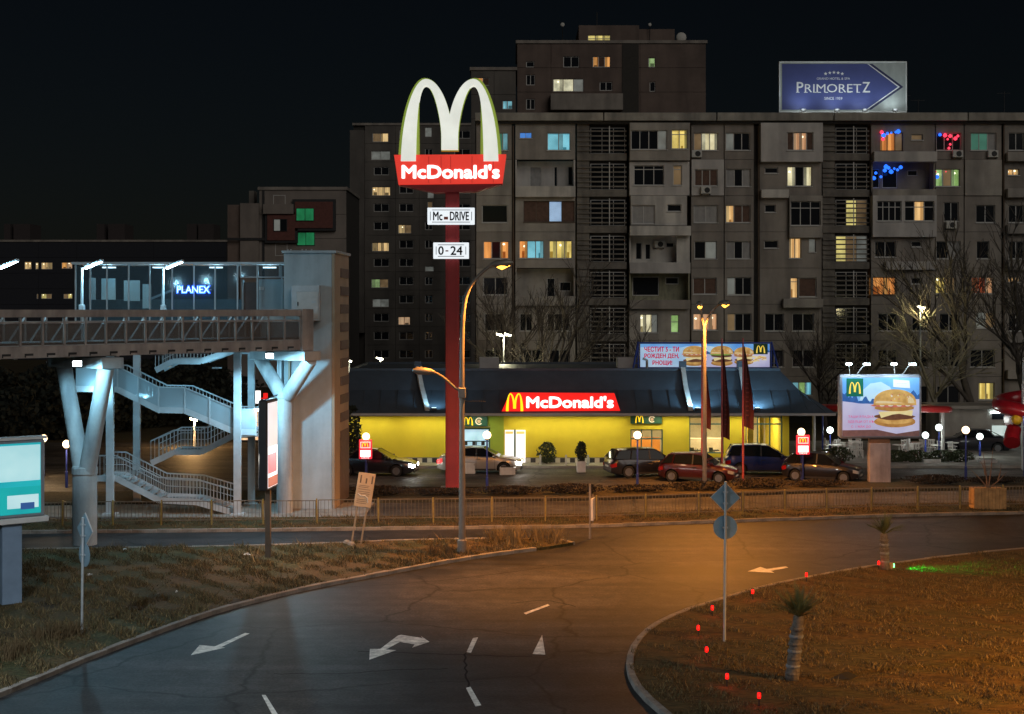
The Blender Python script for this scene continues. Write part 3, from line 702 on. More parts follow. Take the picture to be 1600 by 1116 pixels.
# ---------------------------------------------------------------- far blocks
def far_block(name, label, x0, x1, ytop, s, parts, pitch, wins, m, y_bot=520, depth=14, grid=None, extra=None, rz=0, group=None):
    """a block that shows only its upper storeys over nearer things; built down to the ground"""
    Y = F/s; o = thing(name, label, 'building', (0, Y, 0), rz, group)
    XX = lambda px: (px-800)/s
    ZZ = lambda py: H+(HZ-py)/s
    MB().box(XX(x0), XX(x1), .35, depth, 0, ZZ(ytop)-.02).build('wall', M_core, o)
    rows = int((ZZ(ytop))/(pitch/s))+1
    allw = {}
    for (a, b, c, d, code) in wins:
        allw.setdefault(int((c-ytop)//pitch), []).append((a, b, c, d, code))
    for k in range(rows):
        ya, yb = ytop+pitch*k, ytop+pitch*(k+1)
        if ZZ(ya) < .3: break
        zb = max(ZZ(yb), 0)
        for (ca, cb) in parts:
            hs = []; ws = []
            for w in allw.get(k, []):
                if ca <= (w[0]+w[1])/2 < cb: hs.append((XX(w[0]), XX(w[1]), ZZ(w[3]), ZZ(w[2]))); ws.append(w[4])
            if grid and not hs and zb > .5:
                for (ga, gb) in grid:
                    if ca <= (ga+gb)/2 < cb: hs.append((XX(ga), XX(gb), ZZ(ya+pitch*.72), ZZ(ya+pitch*.28))); ws.append('dd')
            elif grid and zb > .5:
                for (ga, gb) in grid:
                    if ca <= (ga+gb)/2 < cb and not any(h[0] < XX(gb)+.1 and h[1] > XX(ga)-.1 for h in hs):
                        hs.append((XX(ga), XX(gb), ZZ(ya+pitch*.72), ZZ(ya+pitch*.28))); ws.append('dd')
            hs2 = [(h[0], h[1], max(h[2], zb+.05), min(h[3], ZZ(ya)-.05)) for h in hs]
            panel(o, XX(ca)+.02, XX(cb)-.02, zb+.02, ZZ(ya)-.02, hs2, 0, .34, m)
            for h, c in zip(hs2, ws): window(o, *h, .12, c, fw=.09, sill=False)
    MB().box(XX(x0)-.15, XX(x1)+.15, -.15, depth, ZZ(ytop), ZZ(ytop)+.35).build('roof_slab', M_conc2, o)
    if extra: extra(o, XX, ZZ)
    return o
M_far = mat('far_render', (.15, .135, .12), .9, var=.15, scale=.3, dirt=.3); M_far2 = mat('far_brick', (.17, .125, .105), .9, var=.15, scale=.4, dirt=.3)
def ex1(o, XX, ZZ):
    MB().box(XX(548), XX(570), -1.2, -.02, ZZ(520), ZZ(205)).build('stair_bay', M_far, o)
far_block('tower_block', 'tall dark tower block behind the double-arch pylon sign', 552, 745, 196, 10.0, [(570,618),(618,655),(655,700),(700,745)], 28.6,
    [(582,607,208,222,'kw'),(580,610,236,250,'ll'),(581,610,292,306,'www'),(622,643,351,365,'wk'),(581,608,379,393,'www'),(580,607,436,450,'gk'),(582,608,467,480,'ll'),(622,641,495,508,'pp'),(668,676,165+150,178+150,'k'),(664,675,199,214,'l'),(668,678,300,314,'l'),(664,678,416,430,'l')],
    M_far, grid=[(584,608),(624,646),(664,676),(710,735)], extra=ex1)
def ex2(o, XX, ZZ):
    # stepped upper storeys, balcony, lift room, dishes and masts
    s = 13.5
    panel(o, XX(905), XX(1000), ZZ(66), ZZ(37), [(XX(919), XX(955), ZZ(66.5)+.2, ZZ(52))], 1.0, .4, M_far2, 'penthouse_wall')
    window(o, XX(919), XX(955), ZZ(66.5)+.2, ZZ(52), 1.12, 'yyy', fw=.08, transom=.5, sill=False)
    MB().box(XX(905), XX(1000), 1.4, 9, ZZ(68)+.4, ZZ(37)).build('penthouse', M_far2, o)
    MB().box(XX(1001), XX(1058), 2.5, 9, ZZ(70)+.3, ZZ(39)).build('lift_room', M_far2, o)
    MB().box(XX(860), XX(972), -1.4, -.05, ZZ(174), ZZ(149)).build('roof_terrace', M_conc2, o)
    MB().box(XX(972), XX(998), -.06, -.02, ZZ(176), ZZ(66)).build('recess_shade_strip', M_core, o)  # flat dark strip on the wall face, painting the shade of a recess
    for px, py, r in ((1068,53,.62),(1018,33,.2),(880,33,.25)):
        c = (XX(px), 2, ZZ(py)); pr = [(r*math.sin(t), -r*.35*(1-math.cos(t))) for t in (0.05,.3,.6,.9,1.2,1.5)]
        d = MB().lathe([(a, -b) for a, b in pr], 16, c, 'y').build('satellite_dish', M_ac, o, smooth=True)
        MB().tube([(c[0], 2.1, c[2]), (c[0], 2.3, ZZ(75))], .05, 5).build('dish_mast', M_blk, o)
    MB().tube([(XX(936), 4, ZZ(37)), (XX(936), 4, ZZ(8))], .06, 5).build('aerial', M_blk, o)
far_block('stepped_tower', 'stepped brown tower block rising above the long apartment roof', 808, 1103, 68, 13.5, [(808,861),(861,972),(972,1000),(1000,1103)], 38,
    [(926,954,88,106,'ono'),(864,912,123,144,'ccl'),(937,957,128,142,'dd'),(1013,1024,90,108,'g'),(1015,1024,128,146,'d'),(880,905,88,106,'dd'),(822,835,96,114,'d')], M_far2, extra=ex2, grid=[(822,836)])
far_block('stair_tower_block', 'dark stepped block beside the brown tower with one orange window', 736, 806, 110, 13.5, [(736,772),(772,806)], 38,
    [(744,765,121,134,'on'),(785,801,157,171,'tt')], M_far, depth=12, rz=0)
def ex3(o, XX, ZZ):
    red = mat('facade_rust_red', (.14,.05,.04), .85, var=.15); bk = mat('facade_black_band', (.02,.02,.022), .6, var=.1)
    for (a, b, c, d) in ((462,521,316,357),(419,462,336,376)):
        f = MB().box(XX(a)-.3, XX(b)+.3, -.5, -.02, ZZ(d)-.3, ZZ(c)+.3).build('facade_frame', bk, o)
        MB().box(XX(a), XX(b), -.62, -.505, ZZ(d), ZZ(c)).build('facade_inset', red, o)
    for a, b, c, d, q in ((464,492,326,346,'GG'),(464,492,363,384,'GG'),(429,450,343,362,'ld')):
        window(o, XX(a), XX(b), ZZ(d), ZZ(c), -.72 if d < 363 and a != 464 or c == 326 else -.1, q, fm=bk, sill=False)
    MB().box(XX(355), XX(375), .2, 9, 0, ZZ(320)).build('side_wing', M_far2, o); MB().box(XX(376), XX(405), -.3, 9, 0, ZZ(318)).build('wing', M_fb, o)
    MB().box(XX(355), XX(415), -.4, -.31, ZZ(376), ZZ(372)).build('facade_band', bk, o); MB().box(XX(410), XX(413.5), -.1, -.02, ZZ(460), ZZ(297)).build('facade_line', bk, o)
    MB().box(XX(384), XX(392), 2, 4, ZZ(330), ZZ(296)).build('chimney', M_far, o)
    window(o, XX(427), XX(446), ZZ(331), ZZ(305), -.02, 'd', sill=False); window(o, XX(430), XX(449), ZZ(400), ZZ(380), -.02, 'd', sill=False)
    MB().box(XX(413), XX(460), -.9, -.02, ZZ(335), ZZ(320)).build('balcony_parapet', M_fb, o)
M_fb = mat('far_beige', (.24,.205,.18), .9, var=.12, scale=.3, dirt=.25)
far_block('modern_block', 'small modern beige block with red framed bays and green windows', 405, 541, 297, 13.5, [(405,541)], 38, [], M_fb, extra=ex3)
def ex4(o, XX, ZZ):
    for a, b in ((0,10),(15,41),(146,158),(164,190),(288,303),(306,330)):
        MB().box(XX(a), XX(b), 2, 8, ZZ(384), ZZ(349)).build('lift_room', mat('distant_brick', (.045,.036,.036), .95, var=.1), o)
far_block('distant_block', 'long dark distant housing block with a row of orange windows beyond the footbridge', -60, 354, 378, 8.7, [(-60,60),(60,120),(120,240),(240,354)], 24.5,
    [(38,49,409,421,'ww'),(55,61,410,421,'w'),(64,82,410,421,'www'),(96,113,410,420,'op'),(57,61,459,467,'k'),(64,81,459,467,'yk'),(99,113,459,467,'ky')], mat('distant_render', (.022,.024,.032), .95, var=.1), extra=ex4)
# ================================================================ RESTAURANT
SR = 27.0; YR = F/SR
X = lambda px: (px-800)/SR
Z = lambda py: H+(HZ-py)/SR
M_yel = mat('yellow_stucco', (.68, .54, .03), .85, var=.04, scale=1.5, bump=.12, bscale=40)
M_lime = mat('lime_stucco', (.36, .46, .05), .85, var=.08, scale=1.5, bump=.12, bscale=40)
M_roof = mat('roof_metal', (.055, .07, .09), .5, var=.12, scale=1.2, spec=.4); M_fas = mat('fascia_grey', (.36, .34, .33), .7, var=.1, scale=1)
M_green = mat('frame_green', (.05, .13, .12), .5, var=.1); M_glass = clear('shop_glass', (.05, .07, .07), .10, .05)
M_gold = glow('sign_gold', (1, .62, .02), 1.1); M_swhite = glow('sign_white', (1, .97, .95), 1.5); M_sred = glow('sign_red', (1, .015, .012), .80)
M_dkgreen = mat('sign_green', (.02, .09, .05), .5, var=.1); M_cream = mat('interior_cream', (.7, .6, .4), .8, var=.1); M_orange = mat('interior_orange', (.7, .25, .03), .7, var=.1)
rs = thing('restaurant', 'yellow walled fast food restaurant with dark blue mansard roof', 'restaurant', (0, YR, 0))
hol = {'drive_window': (X(723), X(766), Z(714), Z(669)), 'entrance': (X(985), X(1036), Z(727)+.02, Z(671)), 'front_window': (X(1077), X(1131), Z(709), Z(647)), 'corner_window': (X(1165), X(1223), Z(722), Z(647))}
XL, XR_ = -10.6, X(1233)
panel(rs, XL, X(722), .45, 2.93, [], 0, .3, M_yel, 'front_wall')
panel(rs, X(722)+.005, X(787), .45, 2.93, [hol['drive_window']], 0, .3, M_lime, 'front_wall')
panel(rs, X(787)+.005, XR_, .45, 2.93, [hol['entrance'], hol['front_window'], hol['corner_window']], 0, .3, M_yel, 'front_wall')
MB().box(XR_-.3, XR_, .31, 13, 0, 2.93).build('side_wall', M_yel, rs); MB().box(XL, XL+.3, .31, 13, 0, 2.93).build('side_wall', M_yel, rs)
MB().box(XL, XR_, 12.6, 12.95, 0, 2.92).build('rear_wall', M_yel, rs)
MB().box(XL, X(984), -.03, .25, 0, .44).build('plinth', mat('plinth_grey', (.2,.19,.18), .8, var=.15), rs); MB().box(X(1037), XR_, -.03, .25, 0, .44).build('plinth', MC['plinth_grey'], rs)
tl = [mat('tile_white', (.6,.57,.48), .4, var=.1), mat('tile_black', (.03,.03,.035), .4, var=.1)]
tm = [None, None]; i = 0; x = XL
while x < XR_-.3:
    if not X(980) < x+.14 < X(1040):
        if tm[i % 2] is None: tm[i % 2] = MB().box(0, .27, -.055, -.031, 0, .26).build('tile', tl[i % 2], rs); o = tm[i % 2]; o.location = (x, 0, .15)
        else: inst(tm[i % 2], 'tile', (x, 0, .15), rs)
    x += .285; i += 1
# interior
MB().box(5.5, XR_-.31, .32, 6.4, .0, .17).build('interior_floor', mat('floor_tile', (.35,.3,.24), .4, var=.15), rs)
MB().box(5.5, XR_-.31, 6.0, 6.2, .18, 2.7).build('interior_wall', M_cream, rs)
MB().box(5.5, XR_-.31, .32, 6.4, 2.72, 2.85).build('interior_ceiling', M_cream, rs)
MB().box(5.3, 5.5, .32, 6.4, 0, 2.85).build('interior_wall', M_cream, rs)
for a, w, c in ((13.9,.35,'y'),(14.6,.25,'y'),(12.6,.4,'o'),(11.2,.3,'o')):
    MB().box(a, a+w, 1.6, 1.9, .18, 2.7).build('interior_column', mat('column_yellow', (.8,.55,.02), .6, var=.05) if c == 'y' else M_orange, rs)
MB().box(9.9, 12.6, 3.2, 3.7, .18, 1.25).build('service_counter', M_cream, rs); MB().box(6.4, 9, 4.2, 4.8, .18, 1.2).build('service_counter', M_orange, rs)
for a in (6.8, 7.9, 9.0): MB().box(a, a+.9, 5.9, 5.98, 1.6, 2.4).build('menu_screen', glow('menu_glow', (1,.72,.4), .9, .5, 3), rs)
for a in (10.5, 11.6, 12.4, 13.2, 14.3, 15.0):
    mb = MB().box(a, a+.55, 1.0, 1.5, .72, .76).box(a+.23, a+.3, 1.2, 1.28, .18, .72).box(a-.1, a+.12, .7, .74, .18, .95)
    mb.build('dining_table', M_frd, rs)
M_leafp = mat('indoor_leaf', (.09,.14,.03), .7, var=.3)
mb = MB()
for i in range(90):
    c = Vector((random.uniform(10.4,12.1), .5, random.uniform(.3,.85))); d = Vector((random.uniform(-.2,.2), random.uniform(-.1,.1), random.uniform(-.05,.22)))
    q = Vector((.03,0,.02)); mb.add([c-q, c+q, c+d], [(0,1,2)])
mb.build('window_plants', M_leafp, rs, fix=False)['kind'] = 'stuff'
for (a, w) in ((7.2, 2.4), (11.4, 2.6), (14.4, 2.2)):
    MB().box(a-w/2, a+w/2, 2.2, 3.4, 2.66, 2.71).build('ceiling_light', glow('ceiling_panel', (1,.86,.55), 4.0), rs)
    lamp('AREA', 'ceiling_lamp', (a, 2.6, 2.62), 130, (1,.82,.5), rs, (w, 1.4))
def glazing(nm, h, nv, transom=None, y=.1):
    x0, x1, z0, z1 = h; mb = MB(); f = .07
    mb.box(x0, x1, y, y+.09, z1-f, z1).box(x0, x1, y, y+.09, z0, z0+f)
    for i in range(nv+1):
        c = x0+(x1-x0-f)*i/nv; mb.box(c, c+f, y-.003, y+.093, z0+f, z1-f)
    if transom: mb.box(x0+f, x1-f, y+.002, y+.088, transom-.04, transom+.04)
    w = mb.build(nm, M_green, rs, fix=False)
    for i in range(nv):
        a = x0+(x1-x0-f)*i/nv+f; b = x0+(x1-x0-f)*(i+1)/nv
        MB().box(a, b, y+.035, y+.045, z0+f, z1-f).build('pane', M_glass, w, fix=False)
glazing('front_window', hol['front_window'], 2, Z(663)); glazing('corner_window', hol['corner_window'], 3, Z(663)); glazing('entrance_door', hol['entrance'], 3, Z(686))
# drive window booth
x0, x1, z0, z1 = hol['drive_window']
w = MB().box(x0, x1, .1, .2, z1-.09, z1).box(x0, x1, .1, .2, z0, z0+.09).box(x0, x0+.09, .1, .2, z0+.09, z1-.09).box(x1-.09, x1, .1, .2, z0+.09, z1-.09).box(x0+.09, x1-.09, .1, .19, Z(690)-.03, Z(690)+.03).box((x0+x1)/2-.03, (x0+x1)/2+.03, .1, .19, z0+.09, Z(690)-.03).build('drive_window', M_green, rs, fix=False)
MB().box(x0+.09, x1-.09, .2, .22, z0+.09, z1-.09).build('pane', glow('booth_light', (.55,.85,1), .85, .45, 1.5), w, fix=False)
for a in (725, 738, 752): MB().box(X(a), X(a)+.2, .02, .09, Z(696), Z(691)+.05).build('window_latch', M_blk, rs)
# green header signs above drive window and entrance
for a, b, c, d in ((720,762,650,666),(985,1034,648,662)):
    s = MB().box(X(a), X(b), -.16, -.02, Z(d), Z(c)).build('header_sign', M_dkgreen, rs, bevel=.01)
    hh = Z(c)-Z(d)
    arches(hh*.95, hh*.82, -.02, 0, M_gold, s, (X(a)+(X(b)-X(a))*.28, -.165, Z(d)+hh*.09))
    cx, cz, r = X(a)+(X(b)-X(a))*.68, (Z(c)+Z(d))/2, hh*.36
    mb = MB()
    pts = [(cx+r*math.cos(t), cz+r*math.sin(t)) for t in np.linspace(.5, 5.6, 22)]; pin = [(cx+.72*r*math.cos(t), cz+.72*r*math.sin(t)) for t in np.linspace(.5, 5.6, 22)]
    mb.add([(p[0], -.168, p[1]) for p in pts]+[(p[0], -.168, p[1]) for p in pin], [(i, i+1, 22+i+1, 22+i) for i in range(21)]).build('ring_emblem', glow('emblem_cream', (.9,.7,.45), .7), s, fix=False)
    MB().add([(cx+.5*r*math.cos(t), -.168, cz+.5*r*math.sin(t)) for t in np.linspace(0, 6, 14)], [tuple(range(14))]).build('emblem_disc', glow('emblem_tan', (.75,.45,.25), .35), s, fix=False)
MB().box(X(722), X(766), -.05, -.02, Z(668)+.02, Z(666)-.02).build('lintel', M_cream, rs)
for a, b in ((789,803),(806,821)):
    p = MB().box(X(a), X(b), -.07, -.005, Z(723), Z(672)).build('lit_poster', glow('poster_white', (1,.96,.95), 1.05, .12, 2), rs)
    MB().box(X(a)+.03, X(b)-.05, -.075, -.071, Z(678), Z(674)).build('poster_band', glow('poster_orange', (1,.55,.15), .8), p); MB().box(X(a)+.3, X(a)+.45, -.075, -.071, Z(721), Z(716)).build('poster_spot', glow('poster_orange', (1,.55,.15), .8), p)
MB().box(X(803)+.01, X(806)-.01, -.09, -.004, Z(724), Z(671)).build('poster_divider', M_green, rs)
# eaves, soffit lights, roof
ring = [(-12.2, -1.35, 13.6), (18.45, -1.35, 13.6)]
def ringp(ins, z): return [(-12.2+ins, -1.35+ins, z), (18.45-ins, -1.35+ins, z), (18.45-ins, 14.2-ins, z), (-12.2+ins, 14.2-ins, z)]
MB().box(-12.2, 18.45, -1.35, 14.2, 2.95, 3.1).build('eaves', M_fas, rs, bevel=.02)
lo, mi, to = ringp(.02, 3.11), ringp(1.75, 4.32), ringp(2.7, 5.42)
for A, B in ((lo, mi), (mi, to)):
    for i in range(4):
        j = (i+1) % 4; MB().add([A[i], A[j], B[j], B[i]], [(0,1,2,3)]).build('roof_slope', M_roof, rs, fix=False)
MB().add(to, [(0,1,2,3)]).build('roof_top', M_roof, rs, fix=False)
for i in range(4):
    j = (i+1) % 4; MB().bar(Vector(to[i])+Vector((0,0,.06)), Vector(to[j])+Vector((0,0,.06)), .12, .14).build('roof_ridge', M_roof, rs)
for i in range(31):   # standing seams on the two front slopes
    x = -11.5+i*.98
    t0 = max(x, -12.2+.05); MB().bar((min(max(x,-12.0),18.2), -1.3, 3.13), (min(max(x,-10.4),16.65), .4, 4.345), .035, .05).build('roof_seam', M_roof, rs)
for (a, L) in ((-8.6,3.5),(-4.6,3.5),(3.2,6.6),(9.0,3.0),(13.0,3.6),(-1.9,.9)):
    MB().box(a-L/2, a+L/2, -.75, -.65, 2.88, 2.94).build('soffit_light', M_fr, rs)
    lamp('AREA', 'soffit_lamp', (a, -.7, 2.86), 13*L, (1,.92,.58) if a != -1.9 else (.8,1,.75), rs, (L, .12))  # unseen soffit lamps, assumed from the light on the yellow wall
for x, z in ((-.2,5.5),(1.0,5.5)): MB().box(x*7-.6, x*7+.6, 4, 5.2, 5.43, 6.1).build('roof_vent', M_fas, rs, bevel=.03)
MB().tube([(8.0,2,5.4),(8.0,2,6.0),(7.75,2,6.1)], .08, 8).build('roof_pipe', M_fas, rs)
# sloping white beams with a lamp at the foot
for pt, pm, pl in ((655,660,668),(1063,1068,1079),(1152,1158,1172)):
    T = Vector(((pt-800)/26.2, 1.25, 5.62)); Mi = Vector(((pm-800)/26.6, .3, 4.55)); Lo = Vector(((pl-800)/27.4, -1.3, 3.3))
    MB().bar(T, Mi, .26, .16).build('roof_beam', M_fr, rs); MB().bar(Mi, Lo, .26, .16).build('roof_beam', M_fr, rs)
    MB().box(T.x-.2, T.x+.2, T.y-.1, T.y+.3, T.z-.1, T.z+.35).build('beam_cap', M_roof, rs)
    sp = Lo+Vector((.38, -.12, .06))
    f = MB().box(sp.x-.16, sp.x+.16, sp.y-.1, sp.y+.1, sp.z-.08, sp.z+.06).build('roof_floodlight', M_blk, rs); MB().box(sp.x-.13, sp.x+.13, sp.y-.05, sp.y+.09, sp.z+.062, sp.z+.07).build('lamp_glass', glow('cool_lamp', (.6,.85,1), 4), f)
    lamp('SPOT', 'roof_flood', tuple(sp+Vector((.05,-.1,.32))), 330 if pt > 700 else 110, (.36,.74,1), rs, .05, tuple(sp+Vector((0,1.5,1.6))), 165, .5)
# roof sign
q = lambda px, py: ((px-800)/27.25, H+(HZ-py)/27.25)
sg = MB().prism([q(784,642), q(968,641), q(959,614), q(797,613)], -1.25, -.95, 'xz').build('roof_sign', M_sred, rs)
arches(q(817,0)[0]-q(790,0)[0], 1.02, -.03, 0, glow('sign_yellow', (1,.72,.01), 1.25), sg, (q(804,0)[0], -1.26, q(0,641)[1]-.02))
text("McDonald's", 1, M_swhite, sg, (q(890,0)[0], -1.27, q(0,627.5)[1]), bold=.035, depth=.05, fit=(959-825)/27.25, fith=.62)
MB().bar((q(800,0)[0],-1.1,3.1),(q(800,0)[0],-1.1,3.25),.08).bar((q(955,0)[0],-1.1,3.1),(q(955,0)[0],-1.1,3.25),.08).build('sign_foot', M_blk, rs)

# ---------------------------------------------------------------- printed pictures of burgers, glowing weakly for the light on them
def noise_print(name, a, b, st=.55, sc_=4):
    m = glow(name, a, st, .01)
    n = m.node_tree
    for nd in n.nodes:
        if nd.type == 'VALTORGB': nd.color_ramp.elements[0].color = (*b, 1); nd.color_ramp.elements[1].color = (*a, 1)
        if nd.type == 'MAPPING': nd.inputs['Scale'].default_value = (sc_,)*3
    return m
K_bun = noise_print('print_bun', (.80,.50,.16), (.42,.20,.05), .6, 4); K_bun2 = noise_print('print_bun_dark', (.55,.28,.07), (.32,.14,.04), .6, 4)
K_bunhi = noise_print('print_bun_light', (.86,.72,.45), (.7,.5,.25), .6, 5); K_patty = noise_print('print_patty', (.20,.08,.04), (.08,.03,.02), .55, 9)
K_cheese = noise_print('print_cheese', (.92,.80,.42), (.85,.68,.30), .6, 4); K_salad = noise_print('print_salad', (.25,.55,.10), (.08,.28,.04), .55, 8)
K_ham = noise_print('print_ham', (.75,.22,.16), (.45,.10,.08), .55, 7); K_sauce = noise_print('print_sauce', (.85,.78,.66), (.7,.6,.5), .55, 6)
def flat(parent, pts, y, m, name):
    k = len(pts); return MB().add([(a, y, b) for a, b in pts], [tuple(range(k))]).build(name, m, parent, fix=False)
def blob(cx, cz, rx, rz_, n=22, j=.03, t0=0, t1=2*math.pi):
    return [(cx+rx*math.cos(t)*(1+random.uniform(-j, j)), cz+rz_*math.sin(t)*(1+random.uniform(-j, j))) for t in np.linspace(t0, t1, n, endpoint=False)]
def burger(parent, cx, cz, w, h, y, filling='ham'):
    e = .004
    flat(parent, blob(cx, cz-.33*h, .48*w, .15*h), y, K_bun2, 'bun_print')
    flat(parent, blob(cx, cz-.29*h, .44*w, .11*h), y-e, K_bun, 'bun_print')
    flat(parent, blob(cx, cz-.20*h, .46*w, .09*h, j=.07), y-2*e, K_patty, 'filling_print')
    flat(parent, [(cx-.38*w, cz-.08*h), (cx+.42*w, cz-.04*h), (cx+.40*w, cz-.19*h), (cx+.1*w, cz-.13*h), (cx-.05*w, cz-.15*h), (cx-.32*w, cz-.24*h)], y-3*e, K_cheese, 'filling_print')
    flat(parent, blob(cx-.02*w, cz+.02*h, .47*w, .085*h, j=.06), y-4*e, K_bun2 if filling == 'ham' else K_patty, 'filling_print')
    flat(parent, blob(cx-.05*w, cz+.09*h, .5*w, .055*h, j=.10), y-5*e, K_ham if filling == 'ham' else K_salad, 'filling_print')
    if filling == 'ham':
        for i in range(4): flat(parent, blob(cx+w*(-.3+.2*i), cz+.085*h, .06*w, .03*h, 10, .1), y-5.6*e, K_sauce, 'filling_print')
    flat(parent, [(cx+.5*w*math.cos(t), cz+.12*h+.38*h*max(0, math.sin(t))**.8-(.03*h if math.sin(t) < .01 else 0)) for t in np.linspace(0, math.pi, 18)], y-6.4*e, K_bun, 'bun_print')
    flat(parent, [(cx+.30*w,cz+.14*h),(cx+.46*w,cz+.15*h),(cx+.42*w,cz+.26*h),(cx+.33*w,cz+.34*h),(cx+.30*w,cz+.26*h)], y-7.2*e, K_bunhi, 'bun_print'); flat(parent, [(cx-.47*w,cz+.14*h),(cx-.1*w,cz+.135*h),(cx+.2*w,cz+.145*h),(cx-.1*w,cz+.19*h),(cx-.42*w,cz+.2*h)], y-7.2*e, K_bunhi, 'bun_print')
    for i in range(12):
        a = random.uniform(.4, 2.7); r = random.uniform(.25, .9)
        flat(parent, blob(cx+.42*w*r*math.cos(a), cz+.16*h+.3*h*r*math.sin(a), .018*w, .016*h, 6, .2), y-8*e, K_ham if i % 2 else K_sauce, 'bun_print')
def winter(parent, x0, x1, z0, z1, y, st=.55):
    """printed backdrop: blue sky, dark fir wood, snow"""
    W_, H_ = x1-x0, z1-z0; g = lambda u, v: (x0+u*W_, z0+v*H_)
    sk = noise_print('print_sky', (.25,.58,1.0), (.06,.28,.85), .6, .6); sn = noise_print('print_snow', (.62,.62,.85), (.42,.42,.70), .6, .8); fi = noise_print('print_firs', (.04,.16,.50), (.02,.08,.30), .55, 6)
    lt = noise_print('print_sky_light', (.62,.85,1.0), (.35,.65,1.0), .6, 1.0); wd = noise_print('print_wood', (.22,.11,.10), (.12,.06,.06), .5, 5)
    flat(parent, [g(0,.45), g(1,.45), g(1,1), g(0,1)], y, sk, 'sky_print'); flat(parent, [g(.22,.6), g(.7,.6), g(.62,.84), g(.5,.93), g(.36,.9), g(.26,.78)], y-.002, lt, 'sky_print')
    pts = [g(0,.5)]+[g(u, .62+.22*abs(u-.42)+random.uniform(-.07,.07)) for u in np.linspace(0, 1, 40)]+[g(1,.5)]
    k = len(pts); base = [(a, z0+.5*H_) for a, b in pts]
    MB().add([(a, y-.004, b) for a, b in pts]+[(a, y-.004, b) for a, b in base], [(i, i+1, k+i+1, k+i) for i in range(k-1)]).build('fir_print', fi, parent, fix=False)
    pts = [g(u, .60-.05*math.sin(u*4)+random.uniform(-.005,.005)) for u in np.linspace(0, 1, 20)]
    MB().add([(a, y-.006, b) for a, b in pts]+[(a, y-.006, z0) for a, b in pts], [(i, i+1, 20+i+1, 20+i) for i in range(19)]).build('snow_print', sn, parent, fix=False)
    return g, wd
# rooftop banner billboard
rb = thing('rooftop_billboard', 'long blue framed banner with Cyrillic lettering and burgers on the restaurant roof', 'billboard', (0, YR+3.6, 5.42))
s3 = F/(YR+3.6); XX = lambda px: (px-800)/s3
ZZ = lambda py: H+(HZ-py)/s3-5.42
M_bluef = mat('frame_blue', (.02,.06,.35), .5, var=.1)
bx0, bx1, bz0, bz1 = XX(1000), XX(1203), ZZ(574), ZZ(537)
pnl = MB().box(bx0, bx1, 0, .12, bz0, bz1).build('panel', M_fr, rb)
MB().box(bx0-.06, bx1+.06, -.06, .14, bz1+.002, bz1+.08).box(bx0-.06, bx1+.06, -.06, .14, bz0-.08, bz0-.002).build('frame', M_bluef, rb)
for xx, s_ in ((bx0-.1,-1),(bx1+.1,1)):
    MB().bar((xx,.05,bz1+.1),(xx+.35*s_,-.3,0),.07).bar((xx,.05,bz1+.1),(xx+.1*s_,.9,0),.07).bar((xx,.05,bz1),(xx,.05,0),.07).bar((xx,.05,.35),(xx+.3*s_,-.2,.35),.05).build('strut', M_bluef, rb)
for t in np.linspace(bx0+.4, bx1-.4, 5): MB().bar((t,.2,bz1*.9),(t,1.2,0),.06).build('back_stay', M_bluef, rb)
gg, wd = winter(pnl, bx0+.02, bx1-.02, bz0+.02, bz1-.02, -.004)
flat(pnl, [gg(0,0), gg(.45,0), gg(.42,.55), gg(.3,.8), gg(0,.85)], -.012, noise_print('print_pale_blue', (.55,.75,.95), (.38,.6,.88), .6, 1), 'pale_print')
K_red = glow('print_red', (.62,.02,.10), .6)
u = lambda v: gg(v, 0)[0]
text('ЧЕСТИТ 5 - ТИ', .4, K_red, pnl, (u(.165), -.018, gg(0,.77)[1]), bold=.012, fit=(bx1-bx0)*.265, fith=.30)
text('РОЖДЕН ДЕН,', .4, K_red, pnl, (u(.165), -.018, gg(0,.47)[1]), bold=.012, fit=(bx1-bx0)*.265, fith=.30)
text('РНОЩИ!', .4, K_red, pnl, (u(.17), -.018, gg(0,.17)[1]), bold=.012, fit=(bx1-bx0)*.15, fith=.30)
for v, fl in ((.415,'ham'),(.63,'salad'),(.80,'ham')): burger(pnl, u(v), gg(0,.47)[1], 1.38 if v < .7 else 1.2, 1.25 if v < .7 else 1.1, -.02, fl)
for i in range(22):
    a = u(.865)+random.uniform(0,.75); b = gg(0,.22)[1]+random.uniform(0,.3); d = random.uniform(-.5,.5)
    flat(pnl, [(a-.16*math.cos(d), b-.16*math.sin(d)), (a-.16*math.cos(d), b-.16*math.sin(d)+.05), (a+.16*math.cos(d), b+.16*math.sin(d)+.05), (a+.16*math.cos(d), b+.16*math.sin(d))], -.06-.002*i, K_cheese if i % 2 else K_bun, 'fries_print')
flat(pnl, [gg(.875,.55), gg(.985,.55), gg(.985,1), gg(.875,1)], -.02, mat('print_green', (.02,.10,.05), .6, var=0), 'logo_square')
arches(.55, .46, -.01, 0, glow('print_gold', (1,.72,.1), .75), pnl, (u(.93), -.022, gg(0,.6)[1]))

